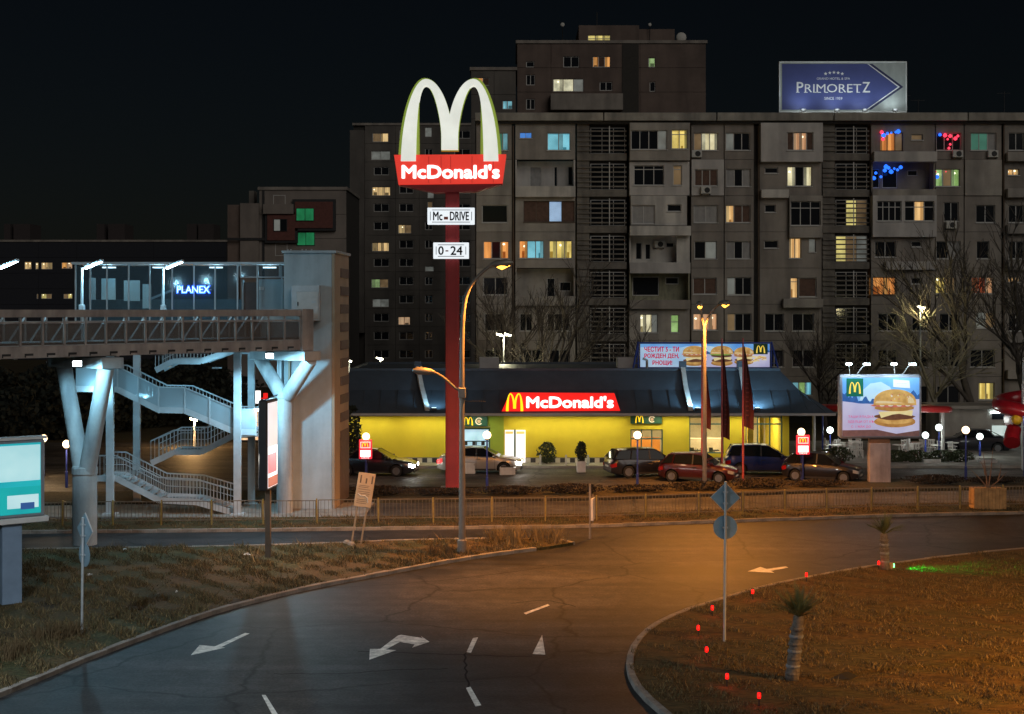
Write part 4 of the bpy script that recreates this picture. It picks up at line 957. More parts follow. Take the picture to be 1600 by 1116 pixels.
# ---------------------------------------------------------------- pylon sign
pb = G(707, 765); PY = pb.y; sp_ = F/PY
py_ = thing('pylon_sign', 'tall red pylon topped by a white double-arch letter over a red name panel', 'sign', (pb.x, pb.y, 0))
XX = lambda px: (px-800)/sp_-pb.x
ZZ = lambda py: H+(HZ-py)/sp_
M_redp = mat('pylon_red', (.33, .028, .03), .5, var=.12, scale=1.2)
MB().box(-.34, .34, -.3, .3, 0, ZZ(296)).build('post', M_redp, py_, bevel=.04)
MB().box(-.6, .6, -.55, .55, 0, .12).build('base_plate', M_fas, py_, bevel=.02)
for a in (-.2, .2): MB().box(a-.02, a+.02, -.32, -.302, .2, ZZ(300)).build('post_rib', M_redp, py_)
K_pred = glow('pylon_panel_red', (.90,.055,.035), .72, .1, .6); K_pw = glow('pylon_arch_white', (.80,.82,.74), .92, .14, 1.0)
hd = MB().prism([(XX(617), ZZ(244)), (XX(624), ZZ(290)), (XX(785), ZZ(288)), (XX(791), ZZ(243))], -.55, .55, 'xz').build('name_panel', K_pred, py_)
MB().prism([(XX(625), ZZ(290.5)), (XX(785), ZZ(288.5)), (XX(745), ZZ(300)), (XX(680), ZZ(302))], -.5, .5, 'xz').build('panel_underside', M_redp, py_)
text("McDonald's", 1, M_swhite, hd, (XX(705), -.575, ZZ(270)), bold=.035, depth=.05, fit=(780-630)/sp_, fith=20/sp_)
for a in (671, 690, 705, 738, 771): MB().box(XX(a)-.01, XX(a)+.01, -.556, -.552, ZZ(288), ZZ(246)).build('panel_joint', M_redp, hd)
ah = arches((779-628)/sp_, (254-127)/sp_, -.3, .3, K_pw, py_, (XX(703.5), -.42, ZZ(254)), thick=(652-629)/sp_)
K_edge = glow('arch_halo', (.55,.75,.10), .14)  # dim glowing outline behind the letter paints its green halo
eo = arches((784-623)/sp_, (256-124)/sp_, -.2, .2, M_blk, ah, (0, .22, -.06), 'arch_halo_band', thick=(658-625)/sp_); eo.data.materials.clear(); eo.data.materials.append(K_edge)
def lightbox(x0, x1, y0, y1, words):
    b = MB().box(XX(x0), XX(x1), -.62, -.31, ZZ(y1), ZZ(y0)).build('light_box', glow('box_white', (.88,.95,1), .95, .1, .5), py_, bevel=.02)
    r = .1; a0, a1, c0, c1 = XX(x0)+.13, XX(x1)-.13, ZZ(y1)+.1, ZZ(y0)-.1
    t = .03
    MB().box(a0+r, a1-r, -.628, -.624, c0, c0+t).box(a0+r, a1-r, -.628, -.624, c1-t, c1).box(a0, a0+t, -.628, -.624, c0+r, c1-r).box(a1-t, a1, -.628, -.624, c0+r, c1-r).build('border_line', M_blk, b)
    for s, cx, w, m in words: text(s, .6, m, b, (XX(cx), -.63, ZZ((y0+y1)/2)), fit=w/sp_, fith=.42 if len(s) > 1 or s in '0' else None, bold=.012)
lightbox(669, 742, 326, 352, [('Mc', 685, 14, M_blk), ('DRIVE', 718.5, 29, M_blk)])
MB().box(XX(694.5), XX(701), -.632, -.626, ZZ(344.5), ZZ(340)).build('small_emblem', mat('emblem_red', (.55,.12,.08), .6, var=.2), py_)
lightbox(678, 733, 380, 405, [('0', 690, 8, M_blk), ('24', 714, 18, M_blk)])
MB().box(XX(697), XX(701.5), -.632, -.626, ZZ(394), ZZ(392)).build('dash', mat('emblem_red', (.55,.12,.08), .6, var=.2), py_)

# ---------------------------------------------------------------- burger billboard on a pillar
bb = G(1373, 757)
bo = thing('burger_billboard', 'lit rounded billboard showing a big burger on a pale concrete pillar', 'billboard', (bb.x, bb.y, 0))
s4 = F/bb.y; XX = lambda px: (px-800)/s4-bb.x
ZZ = lambda py: H+(HZ-py)/s4
MB().box(XX(1357), XX(1390), -.25, .25, 0, ZZ(692)).build('pillar', mat('pillar_concrete', (.42,.36,.36), .85, var=.15, scale=1.5, dirt=.35), bo, bevel=.02)
MB().box(XX(1358), XX(1389), -.2, .2, ZZ(692), ZZ(686)).build('neck', mat('neck_rust', (.22,.12,.07), .8, var=.2), bo)
bx0, bx1, bz0, bz1 = XX(1310), XX(1438), ZZ(685), ZZ(585)
pnl = MB().box(bx0, bx1, -.3, .3, bz0, bz1).build('cabinet', mat('cabinet_grey', (.35,.38,.46), .45, var=.08), bo, bevel=.12, smooth='auto')
gg, wd = winter(pnl, bx0+.14, bx1-.14, bz0+.14, bz1-.16, -.306)
u = lambda v: gg(v, 0)[0]; vz = lambda v: gg(0, v)[1]
flat(pnl, [gg(0,0), gg(1,0), gg(1,.1), gg(.7,.04), gg(.45,.11), gg(0,.1)], -.316, wd, 'wood_print')
burger(pnl, u(.68), vz(.47), 2.2, 2.0, -.32)
flat(pnl, [gg(.05,.68), gg(.27,.68), gg(.27,.99), gg(.05,.99)], -.318, noise_print('print_teal_green', (.0,.16,.10), (.0,.11,.07), .6, 2), 'logo_square')
arches(.62, .6, -.006, 0, glow('print_gold', (1,.72,.1), .75), pnl, (u(.16), -.32, vz(.725)))
flat(pnl, [gg(.66,.84), gg(.88,.82), gg(.87,.95), gg(.66,.97)], -.318, glow('print_paper', (.85,.9,1), .6), 'card_print')
text('------', .12, glow('print_grey', (.3,.4,.6), .4), pnl, (u(.77), -.322, vz(.90)), fit=.5)
for i, (s, w) in enumerate((('ТАШИ РЛАДКА', 1.3), ('ЗДЕЛЦИ ОТ КЪ', 1.35), ('С. 1 МАК ДО', 1.0))): text(s, .2, glow('print_magenta', (.75,.08,.30), .55), pnl, (u(.24), -.32, vz(.33-.085*i)), fit=w, fith=.14)
for px in (1322, 1347, 1392, 1418):
    out = 1 if px in (1347, 1418) else -1
    base = Vector((XX(px-8 if out > 0 else px+6), 0, bz1)); tip = Vector((XX(px), -.9 if out > 0 else -.5, ZZ(568)))
    a = MB().tube([base, base.lerp(tip, .5)+Vector((0,0,.08)), tip], .025, 6).build('lamp_arm', M_fr, bo)
    h = MB().box(tip.x-.16, tip.x+.16, tip.y-.1, tip.y+.1, tip.z-.05, tip.z+.05).build('lamp_head', M_fr, a)
    MB().box(tip.x-.14, tip.x+.14, tip.y-.115, tip.y-.101, tip.z-.06, tip.z+.045).build('lamp_glass', glow('flood_cool', (.75,.95,1), 14 if out < 0 else 3), h)
    lamp('POINT', 'billboard_lamp', (tip.x, tip.y-.25, tip.z-.05), 55, (.7,.92,1), bo, .06)

# ---------------------------------------------------------------- hotel billboard on the block's roof
hb = thing('hotel_billboard', 'wide navy arrow billboard with white hotel lettering on the apartment roof', 'billboard', (0, YB+1.2, H+(HZ-178)/20))
s5 = F/(YB+1.2); z5 = H+(HZ-178)/20
XX = lambda px: (px-800)/s5
ZZ = lambda py: H+(HZ-py)/s5-z5
M_hn = mat('hotel_navy', (.055,.075,.25), .6, var=.10, scale=.5); M_hg = mat('hotel_grey', (.42,.47,.46), .6, var=.12, scale=.8, dirt=.2); M_hw = mat('hotel_white', (.75,.78,.78), .6, var=.05); M_hd = mat('hotel_dark_band', (.02,.025,.09), .6, var=.05)
a0, a1, c0, c1 = XX(1219), XX(1415), ZZ(174), ZZ(98)
pn = MB().box(a0, a1, 0, .2, c0, c1).build('panel', M_hg, hb)
MB().box(a0-.08, a1+.08, -.05, .22, c1+.001, c1+.09).box(a0-.08, a1+.08, -.05, .22, c0-.09, c0-.001).box(a0-.09, a0-.001, -.052, .21, c0, c1).box(a1+.001, a1+.09, -.052, .21, c0, c1).build('frame', M_hw, hb)
cm = (c0+c1)/2
flat(pn, [(a0+.15,c0+.12),(XX(1361),c0+.12),(XX(1411.5),cm),(XX(1363),c1-.1),(a0+.15,c1-.1)], -.004, M_hd, 'arrow_border')
flat(pn, [(a0+.15,c0+.12),(XX(1355),c0+.12),(XX(1406),cm),(XX(1357),c1-.1),(a0+.15,c1-.1)], -.008, M_hw, 'arrow_line')
flat(pn, [(a0+.15,c0+.12),(XX(1353),c0+.12),(XX(1403),cm),(XX(1355),c1-.1),(a0+.15,c1-.1)], -.012, M_hn, 'arrow_field')
tx = lambda px: XX(px)
P_ = text('P', 1, M_hw, pn, (XX(1250), -.017, ZZ(136.5)), fit=10/s5, fith=16/s5, bold=.012); text('Z', 1, M_hw, pn, (XX(1353.5), -.017, ZZ(136.5)), fit=11.5/s5, fith=16/s5, bold=.012)
text('RIMORET', 1, M_hw, pn, (XX(1301.5), -.017, ZZ(138)), fit=88/s5, fith=13/s5, bold=.0)
for px, hh in ((1246.5,1),(1259,0),(1273,0),(1280,0),(1291,0),(1314,0),(1327,0),(1341,0)):   # serifs at the feet of the letters
    MB().box(XX(px)-.14, XX(px)+.14, -.021, -.016, ZZ(145), ZZ(143.9)).build('serif', M_hw, pn)
text('GRAND HOTEL & SPA', .5, M_hw, pn, (XX(1302), -.017, ZZ(123)), fit=52/s5, fith=3.6/s5); text('SINCE 1959', .5, M_hw, pn, (XX(1302), -.017, ZZ(154)), fit=28/s5, fith=4.2/s5)
for i in range(5):
    cx, cz = XX(1290+i*6.5), ZZ(115.4-2*math.sin(math.pi*i/4)); flat(pn, [((.15 if j % 2 == 0 else .065)*math.sin(j*math.pi/5)+cx, (.15 if j % 2 == 0 else .065)*math.cos(j*math.pi/5)+cz) for j in range(10)], -.018, M_hw, 'star')
for t in np.linspace(a0+.5, a1-.5, 6): MB().bar((t,.3,c1*.9),(t,2.0,0),.08).bar((t,.25,c1),(t,.25,-.05),.08).build('support', M_blk, hb)
for px in (1250, 1302, 1345, 1392):
    p0 = Vector((XX(px), -1.3, -.02)); a = MB().tube([(p0.x, -.3, .0), p0, p0+Vector((0,-.05,.2))], .03, 6).build('flood_arm', M_blk, hb)
    MB().box(p0.x-.2, p0.x+.2, p0.y-.12, p0.y+.08, .18, .36).build('floodlight', M_blk, a)
    lamp('SPOT', 'hotel_flood', (p0.x, p0.y-.1, .42), 95, (.85,.97,1), hb, .1, (p0.x, .0, 2.6), 125, .9)
    lamp('POINT', 'hotel_spill', (p0.x, p0.y-.25, .40), 26, (.85,.97,1), hb, .1)
# ================================================================ FOOTBRIDGE, STAIRS AND LIFT TOWER
M_bst = mat('bridge_beige_steel', (.42, .36, .325), .6, var=.16, scale=1.2, dirt=.35); M_bcon = mat('bridge_concrete', (.43, .45, .45), .85, var=.14, scale=.9, dirt=.45, bump=.25, bscale=12)
M_gal = mat('galvanised', (.52, .56, .58), .45, metal=.5, var=.12, scale=2); M_galp = mat('painted_grey_steel', (.50, .53, .55), .55, var=.1, scale=2)
M_bgl = clear('bridge_panel_glass', (.16, .12, .10), .55, .25); M_mesh = clear('perforated_panel', (.42, .50, .54), .62, .55); M_gl2 = clear('stair_glass', (.10, .15, .18), .30, .08)
COOL = (.33, .75, 1.0)
BD = Vector((.611, .791, 0)); BN = Vector((.791, -.611, 0)); B0 = Vector((-15.9, 53.0, 0))
ang = math.atan2(BD.y, BD.x)
br = thing('footbridge', 'beige steel footbridge with panelled railing crossing to the lift tower', 'footbridge', tuple(B0), ang)
# local x runs along the bridge, local y=0 is the face seen, y>0 is across the deck
L0, L1 = -8.2, 11.0; WD = 2.6
MB().box(L0, L1, .05, WD-.05, 7.55, 7.8).build('deck', M_bcon, br)
for y0 in (0, WD-.12):
    MB().box(L0, L1, y0, y0+.12, 7.25, 7.68).build('edge_girder', M_bst, br, bevel=.01)
    MB().box(L0, L1, y0-.04, y0+.14, 8.72, 9.0).build('top_rail', M_bst, br, bevel=.01)
    MB().box(L0, L1, y0+.02, y0+.08, 8.50, 8.56).build('mid_rail', M_bst, br)
n = 21; st = (L1-L0)/n
post = None; pane = None; brace = None; slot = None
for i in range(n+1):
    x = L0+i*st
    for y0 in (.0, WD-.12):
        if post is None: post = MB().box(-.035, .035, .005, .1, 7.685, 8.715).build('railing_post', M_bst, br); o = post
        else: o = inst(post, 'railing_post', (0,0,0), br)
        o.location = (x, y0, 0)
        if i < n:
            if pane is None: pane = MB().box(.06, st-.06, .03, .045, 7.72, 8.48).build('railing_panel', M_bgl, br); o = pane
            else: o = inst(pane, 'railing_panel', (0,0,0), br)
            o.location = (x, y0, 0)
    if i < n:
        if brace is None: brace = MB().bar((.1,WD-.3,7.82),(.45,WD-.75,8.7),.06).build('railing_brace', M_galp, br); o = brace
        else: o = inst(brace, 'railing_brace', (0,0,0), br)
        o.location = (x, 0, 0)
        if slot is None: slot = MB().box(.15, .5, -.012, -.001, 7.34, 7.42).box(.15,.2,-.013,-.001,7.28,7.339).build('girder_slot', M_blk, br); o = slot
        else: o = inst(slot, 'girder_slot', (0,0,0), br)
        o.location = (x, 0, 0)
MB().box(L1+.005, L1+.7, -.1, WD, 7.2, 9.03).build('end_cabinet', M_bst, br, bevel=.02)
MB().box(L1-1.5, L1-.05, .2, 2.4, 7.2, 7.545).build('end_beam', M_bst, br)
for x in np.arange(L0+1, L1, 2.2): MB().box(x-.08, x+.08, .2, WD-.2, 7.2, 7.54).build('cross_beam', M_bst, br)
# deck lamps
for px, hx in ((-6, 4), (128, 152), (255, 277)):
    # lamps on the far railing: point on the line y=WD whose picture column is px
    k = (px-800)/F
    o_ = B0-BN*(WD-.06)
    t = (k*o_.y-o_.x)/(BD.x-k*BD.y)
    p = o_+BD*t
    s_ = F/p.y
    ll = thing('bridge_lamp', 'slim post lamp with a white tube head on the footbridge railing', 'lamp', (p.x, p.y, 7.8), 0, 'lamps along the footbridge')
    zt = H+(HZ-418)/s_-7.8
    MB().tube([(0,0,0),(0,0,zt)], [.07,.05], 8).build('post', M_galp, ll)
    MB().box(-.1, .1, -.1, .1, 1.15, 1.4).build('control_box', M_galp, ll, bevel=.02)
    a = Vector((.1,0,zt+.02)); b = Vector((.85, -.1, zt+.28))
    MB().bar((0,0,zt-.06), a, .05).build('bracket', M_galp, ll)
    h = MB().bar(a, b, .24, .10).build('lamp_head', M_galp, ll, bevel=.02)
    MB().bar(a+Vector((.05,-.005,-.065)), b+Vector((-.05,-.005,-.065)), .2, .03).build('lamp_tube', glow('cool_tube', (.8,.95,1), 22), h)
    lamp('POINT', 'bridge_light', (.5, -.15, zt-.12), 190, COOL, ll, .12)
# piers
def pier(t, label, zf=2.8, sr=.46):
    c = B0+BD*t-BN*(WD/2)
    o = thing('bridge_pier', label, 'pier', (c.x, c.y, 0), ang-math.pi/2)     # local x across the deck
    MB().tube([(0,0,0),(0,0,zf+.2)], [sr,sr], 20).build('shaft', M_bcon, o, smooth='auto')
    MB().lathe([(sr+.01,zf-.1),(sr+.025,zf-.08),(sr+.025,zf+.15),(sr+.01,zf+.17)], 20).build('collar', M_bcon, o)
    for s in (-1, 1):
        a = Vector((s*.16,0,zf)); b = Vector((s*(1.32 if zf < 4 else 1.6),0,6.8))
        MB().tube([a, b], [.33,.30], 16).build('arm', M_bcon, o, smooth='auto')
    MB().box(-1.75, 1.75, -.5, .5, 6.78, 7.19).build('cap_beam', M_bcon, o, bevel=.02)
    return o
pier(.9, 'concrete forked pier standing in the verge grass under the footbridge')
p2 = pier(11.3, 'concrete forked pier against the lift tower under the bridge end', 5.2, .36)
# floodlights on the caps
def flood(loc, target, label, power, spread=150):
    o = thing('floodlight', label, 'floodlight', loc, 0, 'white floodlights under the footbridge')
    d = (Vector(target)-Vector(loc)); d.normalize()
    MB().bar((0,.22,.05), (0,.05,.05), .05).build('bracket', M_blk, o)
    h = MB().bar((0,.06,0), Vector((0,.06,0))+d*.1, .34, .26).build('housing', M_blk, o)
    MB().bar(Vector((0,.06,0))+d*.101, Vector((0,.06,0))+d*.112, .30, .22).build('lens', glow('flood_lens', (.8,.95,1), 30), h)
    lamp('SPOT', 'flood_beam', tuple(Vector((0,.0,-.05))+d*.35), power, COOL, o, .12, tuple(Vector((0,.0,-.05))+d*.35+Vector((.3,.1,-1))), 178, .25)
    return o
flood(tuple(P(120,566,52.4)), (-14.5, 47, 3.5), 'white floodlight on the cap of the forked pier in the grass', 600)
flood(tuple(P(421,554,60.2)), (-9.5, 56, 4.6), 'white floodlight on the bridge end beside the lift tower', 1000)

# ---------------------------------------------------------------- lift tower
tb = G(479, 797); TWY = tb.y; sT = F/TWY
tw = thing('lift_tower', 'tall grey lift tower with brown panel inlays on its side', 'tower', (tb.x, tb.y, 0), R(-3.5))
XX = lambda px: (px-800)/sT-tb.x
ZZ = lambda py: H+(HZ-py)/sT
M_tow = mat('tower_render', (.42,.47,.49), .85, var=.10, scale=.8, dirt=.22, bump=.08, bscale=30); M_twb = mat('tower_warm_tint', (.40,.31,.22), .85, var=.08, scale=.8, dirt=.12); M_inl = mat('tower_inlay', (.14,.10,.085), .7, var=.15)  # cool front and warm side tints paint the lamp colours on the tower
MB().box(XX(443), XX(519), 0, 3.6, 0, ZZ(396)).build('shaft', M_tow, tw, bevel=.02)
MB().box(XX(519)+.003, XX(519)+.12, -.02, 3.62, 0, ZZ(396)).build('side_warm_face', M_twb, tw)
MB().box(XX(441)-.04, XX(519)+.2, -.1, 3.75, ZZ(396)+.002, ZZ(391.5)).build('coping', M_tow, tw, bevel=.02)
for i in range(13):
    z = ZZ(418)-i*.83 if i else ZZ(418)
    if z < 3.4: break
    MB().box(XX(519)+.122, XX(519)+.16, 1.4, 3.5, z-.42, z).build('side_inlay', M_inl, tw)
MB().box(XX(519)+.122, XX(519)+.15, 1.3, 3.55, .05, 3.15).build('side_inlay', M_inl, tw)
MB().box(XX(437), XX(441), -.25, .3, 0, 6.9).build('corner_post', M_galp, tw); MB().box(XX(452), XX(455), -.3, -.05, 0, 6.8).build('corner_post', M_twb, tw)
for a in (447, 452, 470, 476, 485): MB().tube([(XX(a),.3,ZZ(391)),(XX(a),.3,ZZ(389))], .04, 6).build('roof_cap', M_galp, tw)
MB().tube([(XX(440)-.1,-.35,0),(XX(440)-.1,-.35,6.9)], .05, 8).build('downpipe', M_galp, tw)

# ---------------------------------------------------------------- glazed landing at deck level
lg = thing('glazed_landing', 'glazed steel landing with a flat roof above the footbridge', 'shelter', (0, 66.0, 7.5))
sL = F/66.0; XX = lambda px: (px-800)/sL
ZZ = lambda py: H+(HZ-py)/sL-7.5
xa, xb = XX(116), XX(441)
MB().box(xa, XX(441), 0, 2.6, -.25, 0).build('floor_slab', M_bcon, lg)
MB().box(xa-.1, XX(512), -.15, 2.8, ZZ(413), ZZ(411)+.04).build('roof', M_galp, lg, bevel=.01)
MB().box(xa, XX(441), 2.55, 2.6, .02, 2.0).build('rear_panel', mat('landing_panel', (.10,.12,.13), .6, var=.15), lg)
ms = [118, 141, 167, 201, 234, 269, 303, 336, 371, 402, 440]
for i, a in enumerate(ms): MB().box(XX(a)-.03, XX(a)+.03, -.02, .06, 0, ZZ(414)).build('mullion', M_galp, lg)
for a, b in zip(ms, ms[1:]):
    if 369 <= a < 440: continue
    MB().box(XX(a)+.035, XX(b)-.035, .01, .025, .05, ZZ(414)-.02).build('pane', M_gl2, lg)
for a, b in ((376,402),(403,437),(438,470),(471,508)):
    m = MB().box(XX(a)-.02, XX(a)+.03, -.05, .02, ZZ(434), ZZ(414)).box(XX(b)-.03, XX(b)+.02, -.05, .02, ZZ(434), ZZ(414)).box(XX(a)+.031, XX(b)-.031, -.049, .019, ZZ(434), ZZ(432.5)).build('transom_frame', M_galp, lg)
    MB().box(XX(a)+.03, XX(b)-.03, -.02, -.01, ZZ(432), ZZ(414.5)).build('pane', M_gl2, m)
MB().box(XX(401), XX(440), .5, .6, 0, ZZ(436)).build('inner_wall', M_tow, lg); MB().box(XX(378), XX(402), .55, .6, 0, ZZ(441)).build('door', mat('door_brown', (.09,.05,.04), .6, var=.1), lg)
MB().box(XX(375), XX(378)-.005, .4, .62, 0, ZZ(437)).build('door_frame', M_tow, lg)
MB().box(XX(402), XX(410), .42, .49, ZZ(453), ZZ(448)).build('door_notice', M_fr, lg)
for a, b, c, d in ((141,163,434,468),(177,202,437,470),(207,220,443,482),(121,131,433,468)):
    MB().box(XX(a), XX(b), 1.8, 1.9, max(0.02, ZZ(d)), ZZ(c)).build('glowing_panel', glow('landing_glow', (.5,.75,.82), .30, .5, .6), lg)  # pale inner panels given a glow of their own
MB().bar((XX(222),1.2,ZZ(468)), (XX(262),1.2,ZZ(452)), .1).build('stair_handrail', M_galp, lg)
for px in (160, 240, 330, 415):
    f = MB().box(XX(px)-.3, XX(px)+.3, 1.0, 1.2, ZZ(414)-.12, ZZ(414)-.06).build('ceiling_light', glow('landing_tube', (.7,.9,1), 3), lg)
    lamp('POINT', 'landing_lamp', (XX(px), .9, ZZ(414)-.3), 26, COOL, lg, .1)
sx = XX(303); K_neon = glow('neon_blue', (.03,.12,1), 5.0); K_neonw = glow('neon_core', (.35,.6,1), 3.0)
text('PLANEX', .4, K_neon, lg, (sx, -.10, ZZ(452.5)), 'neon_lettering', bold=.012, fit=52/sL, fith=12/sL, depth=.03)
text('PLANEX', .4, K_neonw, lg, (sx, -.125, ZZ(452.5)), 'neon_lettering', bold=0, fit=50/sL, fith=10/sL, depth=.01)
MB().box(XX(276), XX(331), -.08, -.03, ZZ(453)-.015, ZZ(453)+.015).build('sign_rail', M_galp, lg)
cab = thing('steel_cabinet', 'grey steel door cabinet at the end of the footbridge', 'cabinet', tuple(P(477, 484, 63.3)))
s6 = F/63.3
MB().box(-22/s6, 22/s6, 0, .7, -.5, 38/s6).build('housing', M_galp, cab, bevel=.02)
MB().box(-14/s6, 20/s6, -.03, -.004, -.4, 28/s6).build('door', M_fr, cab, bevel=.01); MB().box(10/s6, 17/s6, -.036, -.031, 10/s6, 14/s6).build('notice', M_galp, cab); MB().box(-12/s6,-10.5/s6,-.07,-.031,6/s6,12/s6).build('door_handle', M_blk, cab)

# ---------------------------------------------------------------- open steel stair, flights going up left in front and right behind
sc2 = thing('steel_staircase', 'grey galvanised zigzag staircase climbing to the footbridge beside the lift tower', 'staircase', (0, 62.2, 0))
sF = F/62.2; sB = F/64.1
XX = lambda px, s=sF: (px-800)/s
ZZ = lambda py, s=sF: H+(HZ-py)/s
YW = 1.5; YBk = 1.9
def poly_flight(pts, y, clad=False, s=sF, name='flight'):
    """pts: picture points of the lower stringer edge, from low end to high end; each straight leg is steps or a landing"""
    q = [Vector((XX(a, s), 0, ZZ(b, s)+.12)) for a, b in pts]
    for yy in (y, y+YW):
        root = MB()
        for a, b in zip(q, q[1:]): root.bar(a+Vector((0,yy,0)), b+Vector((0,yy,0)), .05, .26, up=(0,0,1))
        fl = root.build('stringer', M_galp, sc2)
    for a, b in zip(q, q[1:]):
        dz = b.z-a.z
        if abs(dz) < .12: MB().box(min(a.x,b.x), max(a.x,b.x), y+.03, y+YW-.03, a.z-.02, a.z+.05).build('landing', M_bcon, sc2)
        else:
            k = max(2, round(dz/.17))
            for i in range(k):
                c = a.lerp(b, (i+.5)/k); w = abs(b.x-a.x)/k
                MB().box(c.x-w*.62, c.x+w*.62, y+.03, y+YW-.03, c.z-.005, c.z+.045).build('tread', M_gal, sc2, fix=False)
    up = Vector((0,0,1.0))
    for yy in (y-.02, y+YW+.02):
        rl = MB()
        for a, b in zip(q, q[1:]): rl.bar(a+up+Vector((0,yy,0)), b+up+Vector((0,yy,0)), .055, .055)
        if not clad:
            for dz in (.45, .75) if yy > y else ():
                for a, b in zip(q, q[1:]): rl.bar(a+Vector((0,yy-.08,dz)), b+Vector((0,yy-.08,dz)), .03, .03)
        r = rl.build('handrail', M_gal, sc2)
        bars = MB()
        for a, b in zip(q, q[1:]):
            k = max(2, int(abs(b.x-a.x)/.15))
            for i in range(k):
                c = a.lerp(b, i/k); bars.box(c.x-.011, c.x+.011, yy-.011, yy+.011, c.z, c.z+1.0)
        if not (clad and yy < y): bars.build('balusters', M_gal, r, fix=False)['kind'] = 'stuff'
        if clad and yy < y:
            for a, b in zip(q, q[1:]):
                k = max(1, round(abs(b.x-a.x)/.95))
                for i in range(k):
                    c = a.lerp(b, i/k); d = a.lerp(b, (i+1)/k); e = .02 if d.x > c.x else -.02
                    MB().add([(c.x+e, yy, c.z-.1), (d.x-e, yy, d.z-.1), (d.x-e, yy, d.z+.98), (c.x+e, yy, c.z+.98), (c.x+e, yy+.01, c.z-.1), (d.x-e, yy+.01, d.z-.1), (d.x-e, yy+.01, d.z+.98), (c.x+e, yy+.01, c.z+.98)], [(0,1,2,3),(7,6,5,4),(0,4,5,1),(1,5,6,2),(2,6,7,3),(3,7,4,0)]).build('cladding_panel', M_mesh, sc2)
                    MB().box(c.x-.03, c.x+.03, yy-.03, yy+.03, c.z-.14, c.z+1.02).build('cladding_post', M_galp, sc2)
    return fl
poly_flight([(366,806),(307,789),(248,786),(182,752),(150,752)], 0)
poly_flight([(236,728),(272,711),(314,711),(366,684),(396,684)], YBk, s=sB)
poly_flight([(400,680),(366,679),(289,646),(248,645),(184,613),(118,612)], 0, clad=True)
poly_flight([(150,613),(243,583),(270,569),(314,569),(358,553),(396,553)][1:], YBk, s=sB)
for px, yy in ((172,-.12),(371,-.12),(214,3.5),(393,3.5)):
    ss = F/(62.2+yy)
    MB().box((px-800)/ss-.16, (px-800)/ss+.16, yy-.1, yy+.1, 0, 7.25).build('column', M_galp, sc2, bevel=.01)
    MB().box((px-800)/ss-.3, (px-800)/ss+.3, yy-.3, yy+.3, .05, .12).build('base_plate', M_galp, sc2)
for (z, xl, xr) in ((ZZ(752)+.1, 148, 196), (ZZ(612)+.1, 116, 190)):
    MB().box(XX(xl), XX(xr), .02, 3.5, z-.12, z).build('landing', M_bcon, sc2)
for z in (ZZ(682)+.1,): MB().box(XX(366), XX(402), .02, 3.5, z-.12, z).build('landing', M_bcon, sc2)
for px, py, yy in ((158,608,-.05), (404,639,-.3)):
    c = Vector((XX(px), yy-.1, ZZ(py)))
    f = MB().box(c.x-.12, c.x+.12, c.y-.06, c.y+.06, c.z-.06, c.z+.06).build('stair_lamp', M_blk, sc2); MB().box(c.x-.1, c.x+.1, c.y-.072, c.y-.061, c.z-.06, c.z+.05).build('lamp_glass', glow('flood_cool', (.75,.95,1), 14), f)
    lamp('POINT', 'stair_light', (c.x, c.y-.25, c.z-.1), 110, COOL, sc2, .08)
lamp('POINT', 'stair_light', (XX(215), 1.2, ZZ(610)-.35), 90, COOL, sc2, .08); lamp('POINT', 'stair_light', (XX(330), 1.2, ZZ(575)-.2), 80, COOL, sc2, .08)
MB().box(XX(215)-.2, XX(215)+.2, 1.1, 1.3, ZZ(610)-.22, ZZ(610)-.15).build('stair_lamp', M_galp, sc2); MB().box(XX(330)-.2, XX(330)+.2, 1.1, 1.3, ZZ(575)-.08, ZZ(575)-.02).build('stair_lamp', M_galp, sc2)
# ================================================================ STREET FURNITURE
SOD = (1.0, .35, .05)
M_pole = mat('lamp_pole_steel', (.26,.23,.20), .5, metal=.4, var=.12, scale=2); M_sod = glow('sodium_lens', (1,.42,.05), 5)
M_blue = mat('blue_post', (.02,.035,.20), .5, var=.12); M_globe = glow('globe_warm', (1,.72,.42), 4.0); M_globew = glow('globe_cool', (.85,1,.95), 4.0)
def cobra_head(parent, tip, d, lit=True):
    d = Vector(d).normalized()
    h = MB().tube([tip-d*.1, tip+d*.1, tip+d*.5, tip+d*.72], [.06,.13,.15,.05], 10).build('lamp_head', M_pole, parent, smooth='auto')
    if lit: MB().tube([tip+d*.12+Vector((0,0,-.07)), tip+d*.3+Vector((0,0,-.12)), tip+d*.6+Vector((0,0,-.07))], [.06,.12,.05], 10).build('lamp_lens', M_sod, h, smooth=True)
    return h
# tall curved lamp by the verge
b = G(722, 868); s = F/b.y
lp = thing('street_lamp', 'tall curved orange street lamp with a second unlit arm, at the verge edge', 'street lamp', tuple(b))
zz = lambda py: H+(HZ-py)/s
MB().tube([(0,0,0),(0,0,4.2)], [.13,.105], 12).build('post', M_pole, lp, smooth='auto'); MB().lathe([(.17,0),(.17,.55),(.14,.6)], 12).build('base_collar', M_pole, lp)
arc = bez((0,0,4.2),(0,0,8.0),(-.05,0,9.2),(.25,-.05,9.75),8)+bez((.25,-.05,9.75),(.5,-.05,10.2),(.8,-.08,10.45),(1.15,-.1,zz(413)),6)[1:]
MB().tube(arc, [.10-.05*i/len(arc) for i in range(len(arc))], 10).build('arm', M_pole, lp, smooth='auto')
cobra_head(lp, Vector(arc[-1]), (.95,-.1,.08))
arm2 = bez((0,0,zz(612)),(-.35,-.05,zz(612)+.1),(-.6,-.2,zz(585)),(-1.1,-.4,zz(580)),8); MB().tube(arm2, .045, 8).build('arm', M_pole, lp, smooth='auto'); cobra_head(lp, Vector(arm2[-1]), (-.9,-.35,.08), False)
